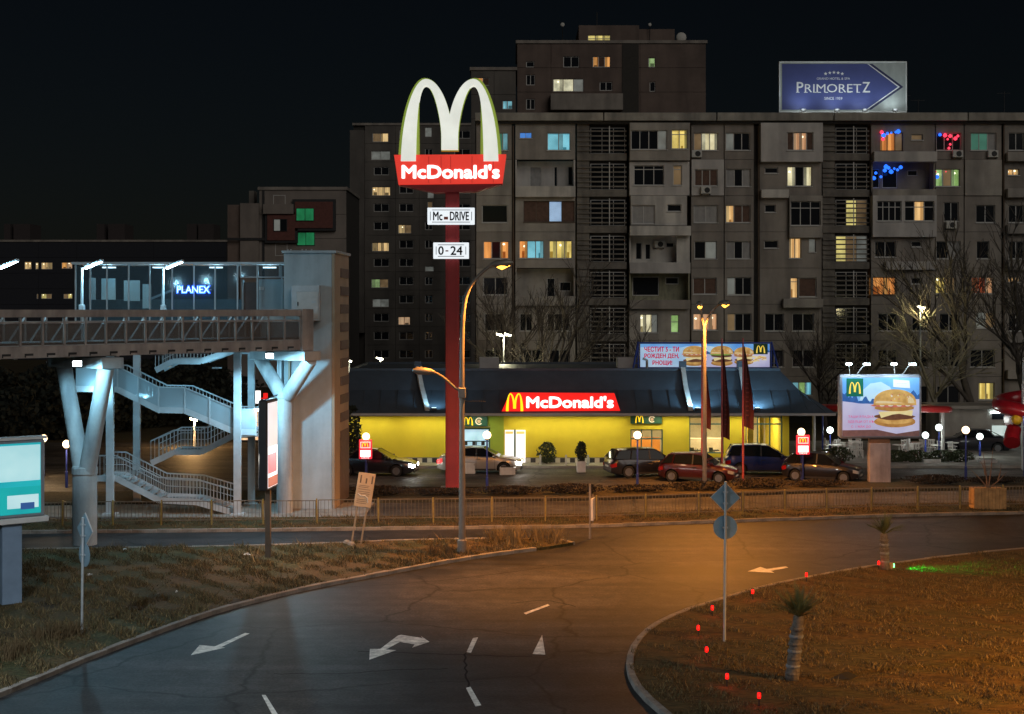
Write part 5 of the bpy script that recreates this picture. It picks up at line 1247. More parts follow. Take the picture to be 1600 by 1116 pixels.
MB().box(-.13, .13, -.16, .16, zz(622), zz(606)).build('clamp', M_pole, lp, bevel=.02); MB().bar((0,0,zz(627)),(.85,0,zz(628)),.03).build('cable_spur', M_blk, lp)
lamp('SPOT', 'sodium_light', (1.5, -.15, zz(413)-.22), 9500, SOD, lp, .12, (2.2, 2.5, 0), 146, .6)
# double lamp
b = G(1101, 770); s = F/b.y; zz = lambda py: H+(HZ-py)/s
dl = thing('street_lamp', 'forked double orange street lamp beside the red flags', 'street lamp', tuple(b))
MB().tube([(0,0,0),(0,0,zz(512))], [.115,.075], 12).build('post', M_pole, dl, smooth='auto')
for k, (tx_, py) in enumerate(((-.12,476),(.85,474))):
    a = bez((0,0,zz(512)),(-.12 if k == 0 else .1,0,zz(500)),(-.2 if k == 0 else .3,0,zz(485)),(tx_-.1,-.2,zz(py)),8); MB().tube(a, .055, 8).build('arm', M_pole, dl, smooth='auto')
    cobra_head(dl, Vector(a[-1]), (.6 if k else -.25,-.9,.05)); e = Vector(a[-1])
    lamp('SPOT', 'sodium_light', (e.x, e.y-.45, e.z-.2), 4600, SOD, dl, .12, (e.x, e.y-3.5, 0), 142, .6)
# assumed unseen street lamps standing outside the picture, added for their orange light
for i, (x, y, pw, tx_) in enumerate(((21.5, 28.5, 30000, 'assumed unseen curved orange street lamp, added on the near side of the traffic island to light it'), (33, 56, 1800, 'added unseen curved orange street lamp by the far road beyond the billboard'))):
    o = thing('street_lamp', tx_, 'street lamp', (x, y, 0))
    MB().tube([(0,0,0),(0,0,8),(0,-.2,9.5),(0,-.9,10)], [.13,.09,.07,.05], 10).build('post', M_pole, o, smooth='auto'); cobra_head(o, Vector((0,-.9,10)), (0,-1,.05))
    lamp('SPOT', 'sodium_light', (0, -1.2, 9.75), pw, (1.0,.40,.06), o, .12, ((-4.5, 5.5, 0) if i == 0 else (0, -.6, 0)), (80 if i == 0 else 168), .7)  # added light of these unseen lamps, not of a visible post
o = thing('street_lamp', 'added unseen white lamp post that lights the near road beside the verge', 'street lamp', (-14.5, 26.5, 0))
MB().tube([(0,0,0),(0,0,8),(.1,.1,9.5),(.7,.4,10)], [.13,.09,.07,.05], 10).build('post', M_pole, o, smooth='auto'); h_ = MB().bar((.6,.35,10.02),(1.4,.75,10.1),.26,.1).build('lamp_head', M_pole, o); MB().bar((.7,.4,9.95),(1.35,.72,10.02),.2,.03).build('lamp_lens', glow('cool_tube', (.8,.95,1), 22), h_)
lamp('SPOT', 'near_road_fill', (1.0, .55, 9.8), 4600, (.78,.90,1), o, .15, (5, 4, 0), 150, .7)  # unseen lamp, added for the grey-blue light on the near road
# park globe lamps
globes = [(572,683,748,0,'blue globe lamp post behind the red menu box and the dark saloon'), (761,681,772,0,'blue globe lamp post beside the drive window'), (996,681,765,0,'blue globe lamp post in front of the restaurant entrance'),
          (1252,676,752,0,'blue globe lamp post above the second red menu box'), (1509,673,753,0,'blue globe lamp post right of the burger billboard'), (1467,669,724,1,'white globe lamp behind the red canopy column'), (1446,681,718,1,'white globe lamp over a white planter trough'),
          (1531,683,716,1,'white globe lamp in front of the kiosk'), (1297,673,716,1,'white globe lamp among the terrace chairs'), (104,695,762,0,'lone globe lamp post beyond the railing near the footbridge pier'), (68,686,745,0,'lone globe lamp behind the turquoise billboard')]
for px, py, pb_, c, lab in globes:
    q = G(px, pb_, .03); s = F/q.y; z = H+(HZ-py)/s
    o = thing('globe_lamp', lab, 'lamp post', tuple(q))
    MB().tube([(0,0,0),(0,0,.8),(0,0,.82),(0,0,z-.2)], [.075,.07,.045,.04], 8).build('post', M_blue, o, smooth='auto'); MB().lathe([(.1,z-.24),(.12,z-.2),(.06,z-.16)], 10).build('collar', M_blk, o)
    MB().lathe([(.02,z-.2)]+[(.2*math.sin(t), z-.2*math.cos(t)) for t in np.linspace(.4, 2.9, 8)]+[(.01,z+.2)], 14).build('globe', M_globew if c else M_globe, o, smooth=True)
    lamp('POINT', 'globe_light', (0, -.45, z+.05), 45 if px > 200 else 260, (.9,1,.95) if c else (1,.66,.34), o, .2)
# flood lamps behind the restaurant and among the trees
for px, py, Y, c, pw, lab in ((545,563,98,(1,.9,.6),60,'white yard lamp showing over the restaurant roof beside the tower'), (594,560,98,(1,.9,.6),120,'white yard lamp on a short mast behind the restaurant roof'), (787,523,100,(1,.93,.6),420,'twin white yard lamp beside the lamplit bare tree'), (304,655,93,(1,.55,.2),900,'orange yard lamp in the lane seen between the stair flights'), (1438,480,99.0,(1,.88,.45),260,'yard lamp shining through bare branches in front of the flats')):
    q = P(px, py, Y); o = thing('yard_lamp', lab, 'lamp post', (q.x, q.y, 0))
    MB().tube([(0,0,0),(0,0,q.z-.1)], [.09,.05], 8).build('post', M_galp, o)
    for dx in ((-.3,.3) if px == 787 else (0,)):
        MB().bar((dx*.2,0,q.z-.1),(dx,-.1,q.z),.05).build('bracket', M_galp, o)
        h = MB().bar((dx-.25,-.2,q.z+.08),(dx+.25,-.2,q.z-.06),.22,.1).build('lamp_head', M_galp, o); MB().bar((dx-.2,-.23,q.z+.02),(dx+.2,-.23,q.z-.10),.16,.06).build('lamp_lens', glow('yard_lens', (1,.95,.7), 12), h)
    lamp('POINT', 'yard_light', (0, -.7, q.z-.2), pw, c, o, .15)

# ---------------------------------------------------------------- railing along the road
rl = [(p.x, p.y+1.25) for p in fk if -21.5 < p.x < 27]
line = catmull([Vector((x, y, 0)) for x, y in rl], 3)
M_rail = mat('railing_paint', (.15,.125,.09), .6, var=.2, scale=3); M_railp = mat('railing_post_yellow', (.30,.23,.06), .6, var=.3, scale=4)
fn = thing('railing', 'low metal railing of barred panels along the far side of the road', 'railing', (0,0,.1))
acc = 0; pts = [line[0]]
for a, b_ in zip(line, line[1:]):
    acc += (b_-a).length
    if acc >= 1.95: pts.append(b_); acc = 0
po = None
for i, p in enumerate(pts):
    if po is None: po = MB().box(-.03, .03, -.03, .03, 0, 1.05).build('post', M_railp, fn, bevel=.006); o = po
    else: o = inst(po, 'post', (0,0,0), fn)
    o.location = (p.x, p.y, 0); o.rotation_euler = (random.uniform(-.02,.02), random.uniform(-.02,.02), 0)
    if i+1 < len(pts):
        q = pts[i+1]; d = q-p; L = d.length; a = math.atan2(d.y, d.x)
        fr = MB().bar((.05,0,.98),(L-.05,0,.98),.035).bar((.05,0,.2),(L-.05,0,.2),.035).bar((.06,0,.2),(.06,0,.98),.035).bar((L-.06,0,.2),(L-.06,0,.98),.035).build('panel_frame', M_rail, fn)
        fr.location = (p.x, p.y, random.uniform(-.02,.02)); fr.rotation_euler = (0, random.uniform(-.008,.008), a)
        k = int(L/.15); mb = MB()
        for j in range(1, k): x = L*j/k; mb.box(x-.009, x+.009, -.009, .009, .2, .98)
        mb.build('bars', M_rail, fr, fix=False)['kind'] = 'stuff'

# ---------------------------------------------------------------- road signs
M_sback = mat('sign_back', (.24,.36,.44), .45, metal=.3, var=.1, scale=3); M_sfr = mat('sign_rim', (.6,.58,.55), .5, var=.1)
def two_plate(px, py, zc1, r1, zc2, r2, yaw, label, ztop, tilt=0):
    b = G(px, py, .1); o = thing('road_sign', label, 'road sign', tuple(b), 0); o.rotation_euler = (0, tilt, yaw)
    MB().tube([(0,0,-.05),(0,0,ztop)], .038, 10).build('post', M_gal, o, smooth='auto')
    d = MB().prism([(0,zc1-r1),(r1,zc1),(0,zc1+r1),(-r1,zc1)], .045, .06, 'xz').build('diamond_plate', M_sback, o); MB().prism([(0,zc1-r1*1.05),(r1*1.05,zc1),(0,zc1+r1*1.05),(-r1*1.05,zc1)], .061, .075, 'xz').build('plate_rim', M_sfr, d)
    MB().lathe([(.02,.045),(r2,.045),(r2,.06),(.02,.06)], 28, (0,0,zc2), 'y').build('round_plate', M_sback, o)
    for z in (zc1-.15, zc1+.15, zc2): MB().box(-.07,.07,-.045,.044,z-.02,z+.02).build('clamp', M_gal, o)
    return o
two_plate(128, 991, 2.86, .46, 2.18, .33, R(-48), 'two-plate road sign seen from behind on the verge by the turquoise billboard', 3.2, R(1.2))
two_plate(1132, 1003, 3.86, .38, 3.06, .32, R(-6), 'two-plate road sign seen from behind on the traffic island', 4.3, R(.4))
b = G(922, 842); o = thing('road_sign', 'slim road sign seen edge-on at the tip of the verge', 'road sign', tuple(b), R(80))
MB().tube([(0,0,0),(0,0,2.15)], .045, 8).build('post', M_pole, o); MB().box(-.3,.3,-.16,-.06,.75,1.6).build('plate', M_sfr, o, bevel=.01); MB().tube([(0,-.11,.6),(0,-.11,1.75)], .02, 6).build('plate_stay', M_pole, o)
# leaning notice board
b = G(556, 850, .1); s = F/b.y; o = thing('notice_board', 'leaning beige notice board on two wooden legs on the verge', 'notice board', tuple(b)); o.rotation_euler = (0, R(9), R(14))
M_nb = mat('notice_beige', (.42,.31,.20), .8, var=.12, scale=2)
for x in (-.17,.19): MB().bar((x,0,-.05),(x+.01,0,1.5),.06,.05).build('leg', mat('weathered_wood', (.25,.19,.13), .85, var=.2, scale=5), o)
pl = MB().box(-.32,.34,-.05,-.026,1.42,2.72).build('board', M_nb, o, bevel=.01)
for z in (1.55,1.62,1.69,1.85,1.92,1.99,2.08,2.16,2.22): MB().box(-.24,.24-.1*random.random(),-.055,-.051,z,z+.018).build('print_line', M_frd, pl)
for x in (-.2,.02,.24): MB().box(x-.03,x+.03,-.055,-.051,2.32,2.62-.1*(x==.02)).build('print_figure', M_frd, pl)
MB().tube([(-.22,-.06,1.92),(-.1,-.06,1.83),(.05,-.06,1.86),(.16,-.06,1.78),(.2,-.06,1.6)], .018, 5).build('white_streak', M_fr, pl)
for c in ((-.2,-.25),(-.32,.1)): MB().lathe([(.16,0),(.14,.08),(.05,.13)], 7, (c[0],c[1],-.03)).build('footing_stone', M_kerb, o)
# lit advertising panel on a post
b = G(419, 871, .1); s = F/b.y; zz = lambda py: H+(HZ-py)/s
o = thing('advertising_panel', 'dark lit advertising panel on a single post, seen nearly edge-on', 'advertising panel', tuple(b), R(85))
MB().box(-.09,.09,-.09,.09,0,zz(768)).build('post', M_frd, o)
pb_ = MB().box(-.75,.75,-.16,.16,zz(768),zz(628)).build('cabinet', mat('cabinet_black', (.02,.02,.024), .4, var=.1), o, bevel=.04)
MB().box(-.66,.66,-.175,-.161,zz(764),zz(633)).build('poster', glow('poster_cool', (.95,.95,1), .9, .25, .8), pb_); MB().box(-.66,.66,.161,.175,zz(764),zz(633)).build('poster', glow('poster_cool', (.95,.95,1), .9, .25, .8), pb_)
MB().box(-.66,.5,-.18,-.176,zz(742),zz(712)).build('poster_block', glow('poster_pink', (.9,.25,.3), .5), pb_); MB().box(-.66,.66,-.18,-.176,zz(763),zz(748)).build('poster_block', glow('poster_rose', (.6,.25,.2), .35), pb_)
MB().bar((-.5,0,zz(628)),(.9,-.1,zz(624)),.03).build('top_arm', M_blk, o)
lamp('AREA', 'poster_light', (0,-.3,(zz(764)+zz(633))/2), 240, (1,.97,.85), o, (1.2,3), (0,-2.2,.2))
# turquoise billboard at the left edge
b = G(14, 942, .1); s = F/b.y; zz = lambda py: H+(HZ-py)/s
o = thing('turquoise_billboard', 'turquoise lit billboard on a square steel post beside the verge', 'billboard', tuple(b), R(38))
M_bp = mat('billboard_post', (.18,.25,.34), .5, var=.1, scale=2)
MB().box(-.3,.3,-.3,.3,0,zz(822)).build('post', M_bp, o, bevel=.02)
cb = MB().box(-3.2,.95,-.42,.0,2.62,4.95).build('cabinet', mat('cabinet_steel', (.30,.34,.38), .4, metal=.4, var=.1), o, bevel=.03)
MB().box(-3.3,1.05,-.5,.06,2.44,2.61).build('lower_tray', M_fr, o, bevel=.02); MB().box(-3.25,1.0,-.46,.04,4.96,5.04).build('top_trim', M_fr, o)
tq = noise_print('print_turquoise', (.02,.50,.52), (.01,.30,.42), .75, .5)
MB().box(-3.05,.82,-.435,-.421,2.72,4.86).build('poster', tq, cb)
for (a, b_, c, d, nm, cc, cd) in ((-.45,.8,3.72,4.8,'print_mist',(.50,.78,.80),(.30,.6,.66)), (-1.4,-.45,3.6,4.86,'print_teal_blue',(.04,.35,.62),(.02,.25,.5)), (-2.0,.82,2.72,3.55,'print_sea',(.01,.45,.42),(.01,.32,.36)), (-.2,.75,2.9,3.3,'print_pale_patch',(.55,.78,.80),(.4,.65,.7))):
    MB().box(a,b_,-.44-.002*len(nm)/10,-.4355,c,d).build('poster_area', noise_print(nm, cc, cd, .8, .7), cb)
MB().box(.2,.62,-.452,-.446,2.86,3.06).build('poster_emblem', glow('print_deep_blue', (.05,.15,.45), .4), cb)
for x in (-2,-.6): MB().bar((x,-.2,5.0),(x,-.9,5.35),.04).build('lamp_arm', M_galp, o)

# ---------------------------------------------------------------- flags
M_flag = mat('flag_red', (.075,.008,.008), .75, var=.15, scale=2); M_fpole = mat('flagpole_red', (.34,.06,.07), .5, var=.1)
for px, pb_, yt, yf0, yf1, w, lab in ((1097,752,528,548,668,.40,'red feather flag drooping behind the forked street lamp'), (1128,744,530,545,684,.36,'red feather flag narrow and furled, between its two neighbours'), (1161,752,530,540,668,.50,'red feather flag in front of the blue car, widest of the three')):
    q = G(px, pb_, .05); s = F/q.y; zz = lambda py: H+(HZ-py)/s
    o = thing('flag', lab, 'flag', tuple(q))
    MB().tube([(0,0,0),(0,0,zz(yt))], [.06,.04], 8).build('pole', M_fpole, o)
    mb = MB(); nv, nu = 22, 7; z1, z0 = zz(yf0), zz(yf1); vs = []
    for i in range(nv):
        t = i/(nv-1); ww = w*(.12+.88*min(1, t*1.25)**.8)
        for j in range(nu):
            u_ = j/(nu-1); vs.append((.05+u_*ww, .12*math.sin(u_*9+t*3)*(.3+u_), z1+(z0-z1)*t-(.25*u_*(1-t))-(.18*u_ if i == nv-1 else 0)))
    fs = [(i*nu+j, i*nu+j+1, (i+1)*nu+j+1, (i+1)*nu+j) for i in range(nv-1) for j in range(nu-1)]
    c = mb.add(vs, fs).build('cloth', M_flag, o, smooth=True, fix=False)
    for k in range(9):
        z = z1+(z0-z1)*(.42+.055*k); MB().box(.12,.12+.22*w*1.4,-.155,-.15,z-.03,z+.03).build('faded_lettering', mat('flag_faint', (.16,.03,.03), .8, var=.2), c)
# ---------------------------------------------------------------- red menu boxes
for px, py0, py1, pbase, lab in ((572,688,718,748,'small red lit menu box on a post beside the dark saloon'), (1253,681,711,752,'small red lit menu box on a post beside the dark hatchback')):
    q = G(px, pbase, .03); q.y -= .25; s = F/q.y; zz = lambda py: H+(HZ-py)/s
    o = thing('menu_box', lab, 'sign', (q.x, q.y, .03))
    MB().tube([(0,0,0),(0,0,zz(py1))], .04, 8).build('post', M_blue, o)
    b_ = MB().box(-.34,.34,-.1,.1,zz(py1),zz(py0)).build('box', glow('menu_red', (1,.03,.06), .8), o, bevel=.02); h = zz(py0)-zz(py1)
    MB().box(-.27,.27,-.106,-.101,zz(py1)+.12*h,zz(py1)+.46*h).build('white_field', M_swhite, b_)
    MB().box(-.27,.27,-.106,-.101,zz(py1)+.56*h,zz(py1)+.9*h).build('white_field', glow('menu_pink', (1,.6,.6), .9), b_); MB().box(-.22,.22,-.111,-.107,zz(py1)+.62*h,zz(py1)+.86*h).build('red_field', glow('menu_red', (1,.03,.06), .8), b_)
    arches(.34,.22,-.004,0,M_gold,b_,(-.02,-.113,zz(py1)+.63*h)); text('DRIVE', .2, M_swhite, b_, (0,-.106,zz(py1)+.06*h), fit=.4, fith=.07*h)
# drive-through menu board and small arch totem seen through the stairs
q = P(389, 735, 84); o = thing('menu_board', 'lit orange two-panel menu board seen beneath the stairs', 'menu board', (q.x, q.y, 0)); s = F/84
MB().box(-.62,.62,0,.2,1.2,3.2).build('cabinet', M_blk, o); MB().box(-.1,.1,.05,.2,0,1.2).build('post', M_blk, o)
for a in (-.56,.04): 
    p_ = MB().box(a,a+.5,-.012,-.001,1.3,3.1).build('menu_panel', noise_print('print_menu', (1,.75,.45), (.95,.35,.10), 1.0, 5), o)
    for k in range(6): MB().box(a+.05,a+.45-.1*random.random(),-.018,-.013,1.42+k*.27,1.42+k*.27+.11).build('menu_row', glow('menu_row_white', (1,.9,.7), 1.1), p_)
q = P(397, 628, 90); o = thing('totem_sign', 'small yellow red and white totem sign behind the advertising panel', 'sign', (q.x, q.y, 0)); s = F/90
MB().box(-.06,.06,-.05,.05,0,q.z).build('post', M_redp, o); MB().box(-.25,.05,-.1,.1,q.z-.15,q.z+.75).build('yellow_face', M_gold, o); MB().box(.06,.4,-.1,.1,q.z-.1,q.z+.7).build('white_face', M_swhite, o); MB().box(.6,.85,-.1,.1,q.z+.1,q.z+.55).box(.4,.6,-.02,.02,q.z+.2,q.z+.25).build('red_face', M_sred, o)
# planters, bollards, low troughs
M_pl = mat('planter_white', (.6,.58,.55), .8, var=.1, dirt=.2)
for px, py, w, h, lab in ((735,740,.55,.62,'white planter box by the red pylon post'), (793,742,.85,.42,'low white planter in front of the silver saloon'), (908,738,.5,.62,'white planter box holding a small conifer'), (1455,726,1.0,.32,'long white trough behind the burger billboard'), (1543,726,1.0,.32,'long white trough right of the blue globe lamp')):
    q = G(px, py, .03); o = thing('planter', lab, 'planter', tuple(q)); MB().box(-w/2,w/2,-.25,.25,0,h).build('box', M_pl, o, bevel=.03); MB().box(-w/2+.06,w/2-.06,-.19,.19,h,h+.02).build('soil', M_dirt, o)
for px in (845, 886, 921, 949, 1146):
    q = G(px, 731, .16); o = thing('bollard', 'short white bollard on the pavement before the restaurant wall', 'bollard', (q.x, 81.0, .16), 0, 'white bollards before the restaurant'); MB().lathe([(.06,0),(.06,.5),(.045,.56),(.01,.58)], 8).build('shaft', M_pl, o, smooth='auto'); MB().lathe([(.09,0),(.09,.03),(.06,.035)], 8).build('base', M_pl, o)
# concrete tub with a bare shrub by the railing
q = G(1557, 800, .1); o = thing('shrub_tub', 'orange-lit slatted tub with a bare shrub behind the railing', 'planter', (q.x, q.y+1.2, .1))
for i in range(9): MB().box(-.72+i*.16,-.57+i*.16,-.42,-.36,0,.95).build('slat', mat('tub_wood', (.38,.24,.10), .8, var=.25, scale=3), o)
MB().box(-.7,.7,-.35,.4,0,.9).build('tub', MC['tub_wood'], o)
sh = MB()
for a, b_ in (((0,0,.9),(-.2,0,2.5)),((.05,0,.9),(.25,0,2.7)),((.02,0,.9),(-.75,.1,1.75)),((.08,0,.9),(.9,.1,1.6)),((.5,.05,1.25),(.65,.1,2.0)),((-.1,0,1.5),(-.25,.2,2.1))): sh.tube([a,((a[0]+b_[0])/2+.03,a[1],(a[2]+b_[2])/2),b_], [.035,.025,.008], 5)
sh.build('stems', mat('shrub_bark', (.20,.13,.09), .85, var=.2), o)

# ---------------------------------------------------------------- traffic island: garden lights, spotlight, palms
for i, (px, py) in enumerate(((1176,920),(1113,946),(1091,978),(1104,1013),(1136,1056),(1186,1087),(1260,893),(1373,874))):
    q = G(px, py+17, .1); o = thing('garden_light', 'small red garden stake light in the traffic island grass', 'garden light', tuple(q), 0, 'red stake lights along the island edge')
    MB().tube([(0,0,-.05),(0,0,.17)], .018, 6).build('stake', M_blk, o); MB().lathe([(.03,.18),(.042,.19),(.042,.29),(.02,.32)], 10).build('lens', glow('garden_red', (1,.004,.004), 1.6), o, smooth='auto'); MB().lathe([(.055,.331),(.05,.345),(.01,.36)], 10).build('cap', M_blk, o)
    lamp('POINT', 'red_light', (0,-.07,.26), 2.2 if i < 6 else 1.0, (1,.06,.04), o, .04)
q = G(1392, 890, .1); o = thing('spotlight', 'small green ground spotlight shining across the island grass', 'spotlight', tuple(q))
MB().lathe([(.05,0),(.05,.05),(.09,.06),(.10,.2),(.02,.24)], 10).build('housing', mat('spot_brass', (.45,.33,.15), .5, var=.1), o, smooth='auto'); MB().box(.08,.11,-.06,.06,.08,.2).build('lens', glow('green_lens', (.1,1,.2), 8), o)
lamp('SPOT', 'green_beam', (.16,0,.34), 420, (.0,1,.05), o, .03, (1.7,0,.0), 60, .8)
M_trunk = mat('palm_trunk', (.14,.12,.095), .9, var=.3, scale=9, bump=.6, bscale=20); M_frond = mat('palm_frond', (.13,.15,.055), .7, var=.25); M_wrap = mat('trunk_wrap', (.19,.20,.20), .8, var=.3, scale=6)
for px, py, h, lean, r, fl, lab in ((1237,1062,1.55,.13,.15,.85,'leaning young palm with wrapped trunk in the middle of the island'), (1383,890,1.25,-.04,.14,.72,'short young palm near the green spotlight')):
    q = G(px, py, .1); o = thing('palm', lab, 'palm', tuple(q))
    pts = [(lean*t*h/1.2, 0, -.03+h*t) for t in np.linspace(0,1,9)]; MB().tube(pts, [r*(1.15-.3*t+.05*math.sin(t*25)) for t in np.linspace(0,1,9)], 12).build('trunk', M_trunk, o, smooth=True)
    for k in range(7):
        t = .08+.115*k; MB().lathe([(r*1.13,0),(r*1.2,.03),(r*1.1,.07)], 12, (lean*t*h/1.2,0,h*t)).build('trunk_wrap', M_wrap if k % 2 else M_trunk, o)
    top = Vector(pts[-1]); fr = None
    for k in range(34):
        a = random.uniform(0,6.28); el = random.uniform(.35,1.45); L = fl*random.uniform(.6,1.1); d = Vector((math.cos(a)*math.cos(el), math.sin(a)*math.cos(el), math.sin(el)))
        sd = d.cross(Vector((0,0,1))).normalized(); mb = MB(); p0 = top
        e = top+d*L+Vector((0,0,-.12*L)); m_ = top.lerp(e,.55)+Vector((0,0,.05))
        for t in np.linspace(.25,1,8):
            c = top.lerp(m_, t/.55) if t < .55 else m_.lerp(e, (t-.55)/.45)
            for sg_ in (-1,1): mb.add([c-d*.028, c+d*.028, c+d*.22*fl+sd*sg_*.20*fl*(1.15-t)+Vector((0,0,.03))], [(0,1,2)])
        mb.tube([top, m_, e], [.012,.009,.003], 4); mb.build('frond', M_frond, o, fix=False)
# torn sheet lying near the palm
q = G(1320, 1060, .12); o = MB().add([(-.35,0,.0),(.1,.18,.12),(.35,.1,.03),(.1,-.12,.0),(-.1,.05,.10)], [(0,3,4),(3,2,1,4),(0,4,1)]).build('fallen_leaf', M_blk, fix=False); o.location = q; tag(o, 'dark crumpled sheet lying on the island grass by the leaning palm', 'debris')

# ---------------------------------------------------------------- terrace: canopy, chairs, kiosk, slide
M_red = mat('canopy_red', (.42,.02,.02), .45, var=.1); M_ch = mat('chair_white', (.62,.6,.56), .5, var=.08)
cn = thing('terrace_canopy', 'red edged canopy on slim columns over the terrace', 'canopy', (0, 84.5, 0)); s = F/84.5; XX = lambda px: (px-800)/s
MB().box(18.6, XX(1484), -.3, 4, 3.0, 3.12).build('canopy_sheet', M_red, cn); MB().tube([(18.6,-.35,3.15),(XX(1478),-.35,3.1),(XX(1484),.1,3.05)], .2, 10).build('canopy_edge', M_red, cn, smooth=True)
for px in (1272, 1286, 1420, 1474): MB().tube([(XX(px),.1,.15),(XX(px),.1,3.0)], .1 if px != 1286 else .05, 8).build('column', M_fr if px != 1286 else M_blue, cn)
def chair():
    o = thing('terrace_chair', 'white terrace chair among tables behind the burger billboard', 'chair', (0,0,0), 0, 'white terrace chairs')
    MB().box(-.2,.2,-.2,.2,.42,.46).build('seat', M_ch, o, bevel=.01)
    for i in range(4): MB().box(-.18+.1*i,-.14+.1*i,.18,.21,.46,.86).build('back_slat', M_ch, o)
    MB().box(-.2,.2,.175,.215,.86,.92).build('back_rail', M_ch, o)
    for x in (-.18,.18):
        for y in (-.18,.18): MB().bar((x,y,0),(x*.9,y*.9,.42),.03).build('leg', M_ch, o)
        MB().bar((x*1.1,-.15,.64),(x*1.1,.18,.64),.03).build('armrest', M_ch, o)
    return o
c0_ = chair(); first = True
for i in range(26):
    px = random.choice([random.uniform(1288,1350), random.uniform(1392,1492)]); Y = random.uniform(84.5,88)
    q = ((px-800)*Y/F, Y, .15); rz = random.uniform(0,6.28)
    if first: c0_.location = q; c0_.rotation_euler = (0,0,rz); first = False
    else: dup(c0_, q, rz)
def table():
    o = thing('terrace_table', 'round white terrace table among the chairs', 'table', (0,0,0), 0, 'round terrace tables')
    MB().lathe([(.02,.7),(.4,.7),(.4,.73),(.02,.73)], 16).build('top', M_ch, o); MB().tube([(0,0,0),(0,0,.7)], .04, 8).build('leg', M_ch, o); MB().lathe([(.25,0),(.22,.03),(.03,.05)], 12).build('foot', M_ch, o)
    return o
t0_ = table()
for i, (px, Y) in enumerate(((1305,85.5),(1335,87),(1405,85.6),(1432,87.2),(1465,85.4),(1488,87))):
    q = ((px-800)*Y/F, Y, .15)
    if i == 0: t0_.location = q
    else: dup(t0_, q)
q = P(1545, 700, 92); o = thing('kiosk', 'low pale kiosk with a lit doorway behind the terrace', 'kiosk', (q.x, 92, 0)); s = F/92
MB().box(-3.2,3.6,0,3,0,2.6).build('wall', M_conc, o); MB().box(-3.5,3.9,-.4,3.2,2.6,2.8).build('roof', M_conc2, o); MB().box(.2,1.4,-.03,-.004,.2,1.5).build('door', glow('kiosk_door', (.75,.9,.85), .7, .3), o); MB().box(.2,1.4,-.02,-.004,1.9,2.3).build('window', M_dg, o); MB().box(.1,1.5,-.1,-.035,2.32,2.4).build('door_lamp', glow('flood_cool', (.75,.95,1), 14), o)
for x in np.arange(1.9,3.5,.22): MB().box(x,x+.04,-.5,-.46,.1,1.5).build('fence_bar', M_fr, o)
q = P(1590, 716, 80); o = thing('playground_slide', 'red spiral tube slide with a yellow ball', 'slide', (q.x+.3, 80, 0)); s = F/80
M_sl = mat('slide_red', (.36,.012,.02), .3, var=.08, coat=.3)
zz = lambda py: H+(HZ-py)/s
sp = [(1.25*math.cos(t), 1.25*math.sin(t), zz(628)-.75*(t-2.2)/6.28*1.6) for t in np.linspace(1.2, 8.2, 40)]; MB().tube(sp, .42, 14).build('spiral_tube', M_sl, o, smooth='auto')
MB().tube([(-.55,-.2,zz(668)),(-.75,-.4,zz(680)),(-.9,-.8,zz(690))], [.4,.42,.46], 12).build('slide_mouth', M_sl, o, smooth='auto'); MB().tube([(0,0,0),(0,0,zz(600))], .09, 8).build('centre_post', M_gal, o); MB().tube([(-.45,-1.3,.1),(-.45,-1.3,zz(565))], .045, 8).build('flag_mast', M_gal, o); MB().box(-.44,.1,-1.31,-1.29,zz(578),zz(570)).build('pennant', M_red, o); MB().lathe([(.12,zz(565)),(.2,zz(562)),(.02,zz(552))], 10, (-.3,-1.3,0)).build('mast_cap', M_fr, o)
MB().lathe([(.02,-.3)]+[(.3*math.sin(t),-.3*math.cos(t)) for t in np.linspace(.3,2.9,8)]+[(.02,.3)], 16, (-.75,-1.15,zz(653))).build('yellow_ball', mat('ball_yellow', (.7,.42,.02), .4, var=.05), o, smooth=True)
lamp('POINT', 'play_light', (-1.2,-3.5,3.2), 60, (1,.8,.7), o, .15); MB().tube([(-1.2,-3.5,0),(-1.2,-3.5,3.3)], .04, 6).build('lamp_post', M_blue, o)
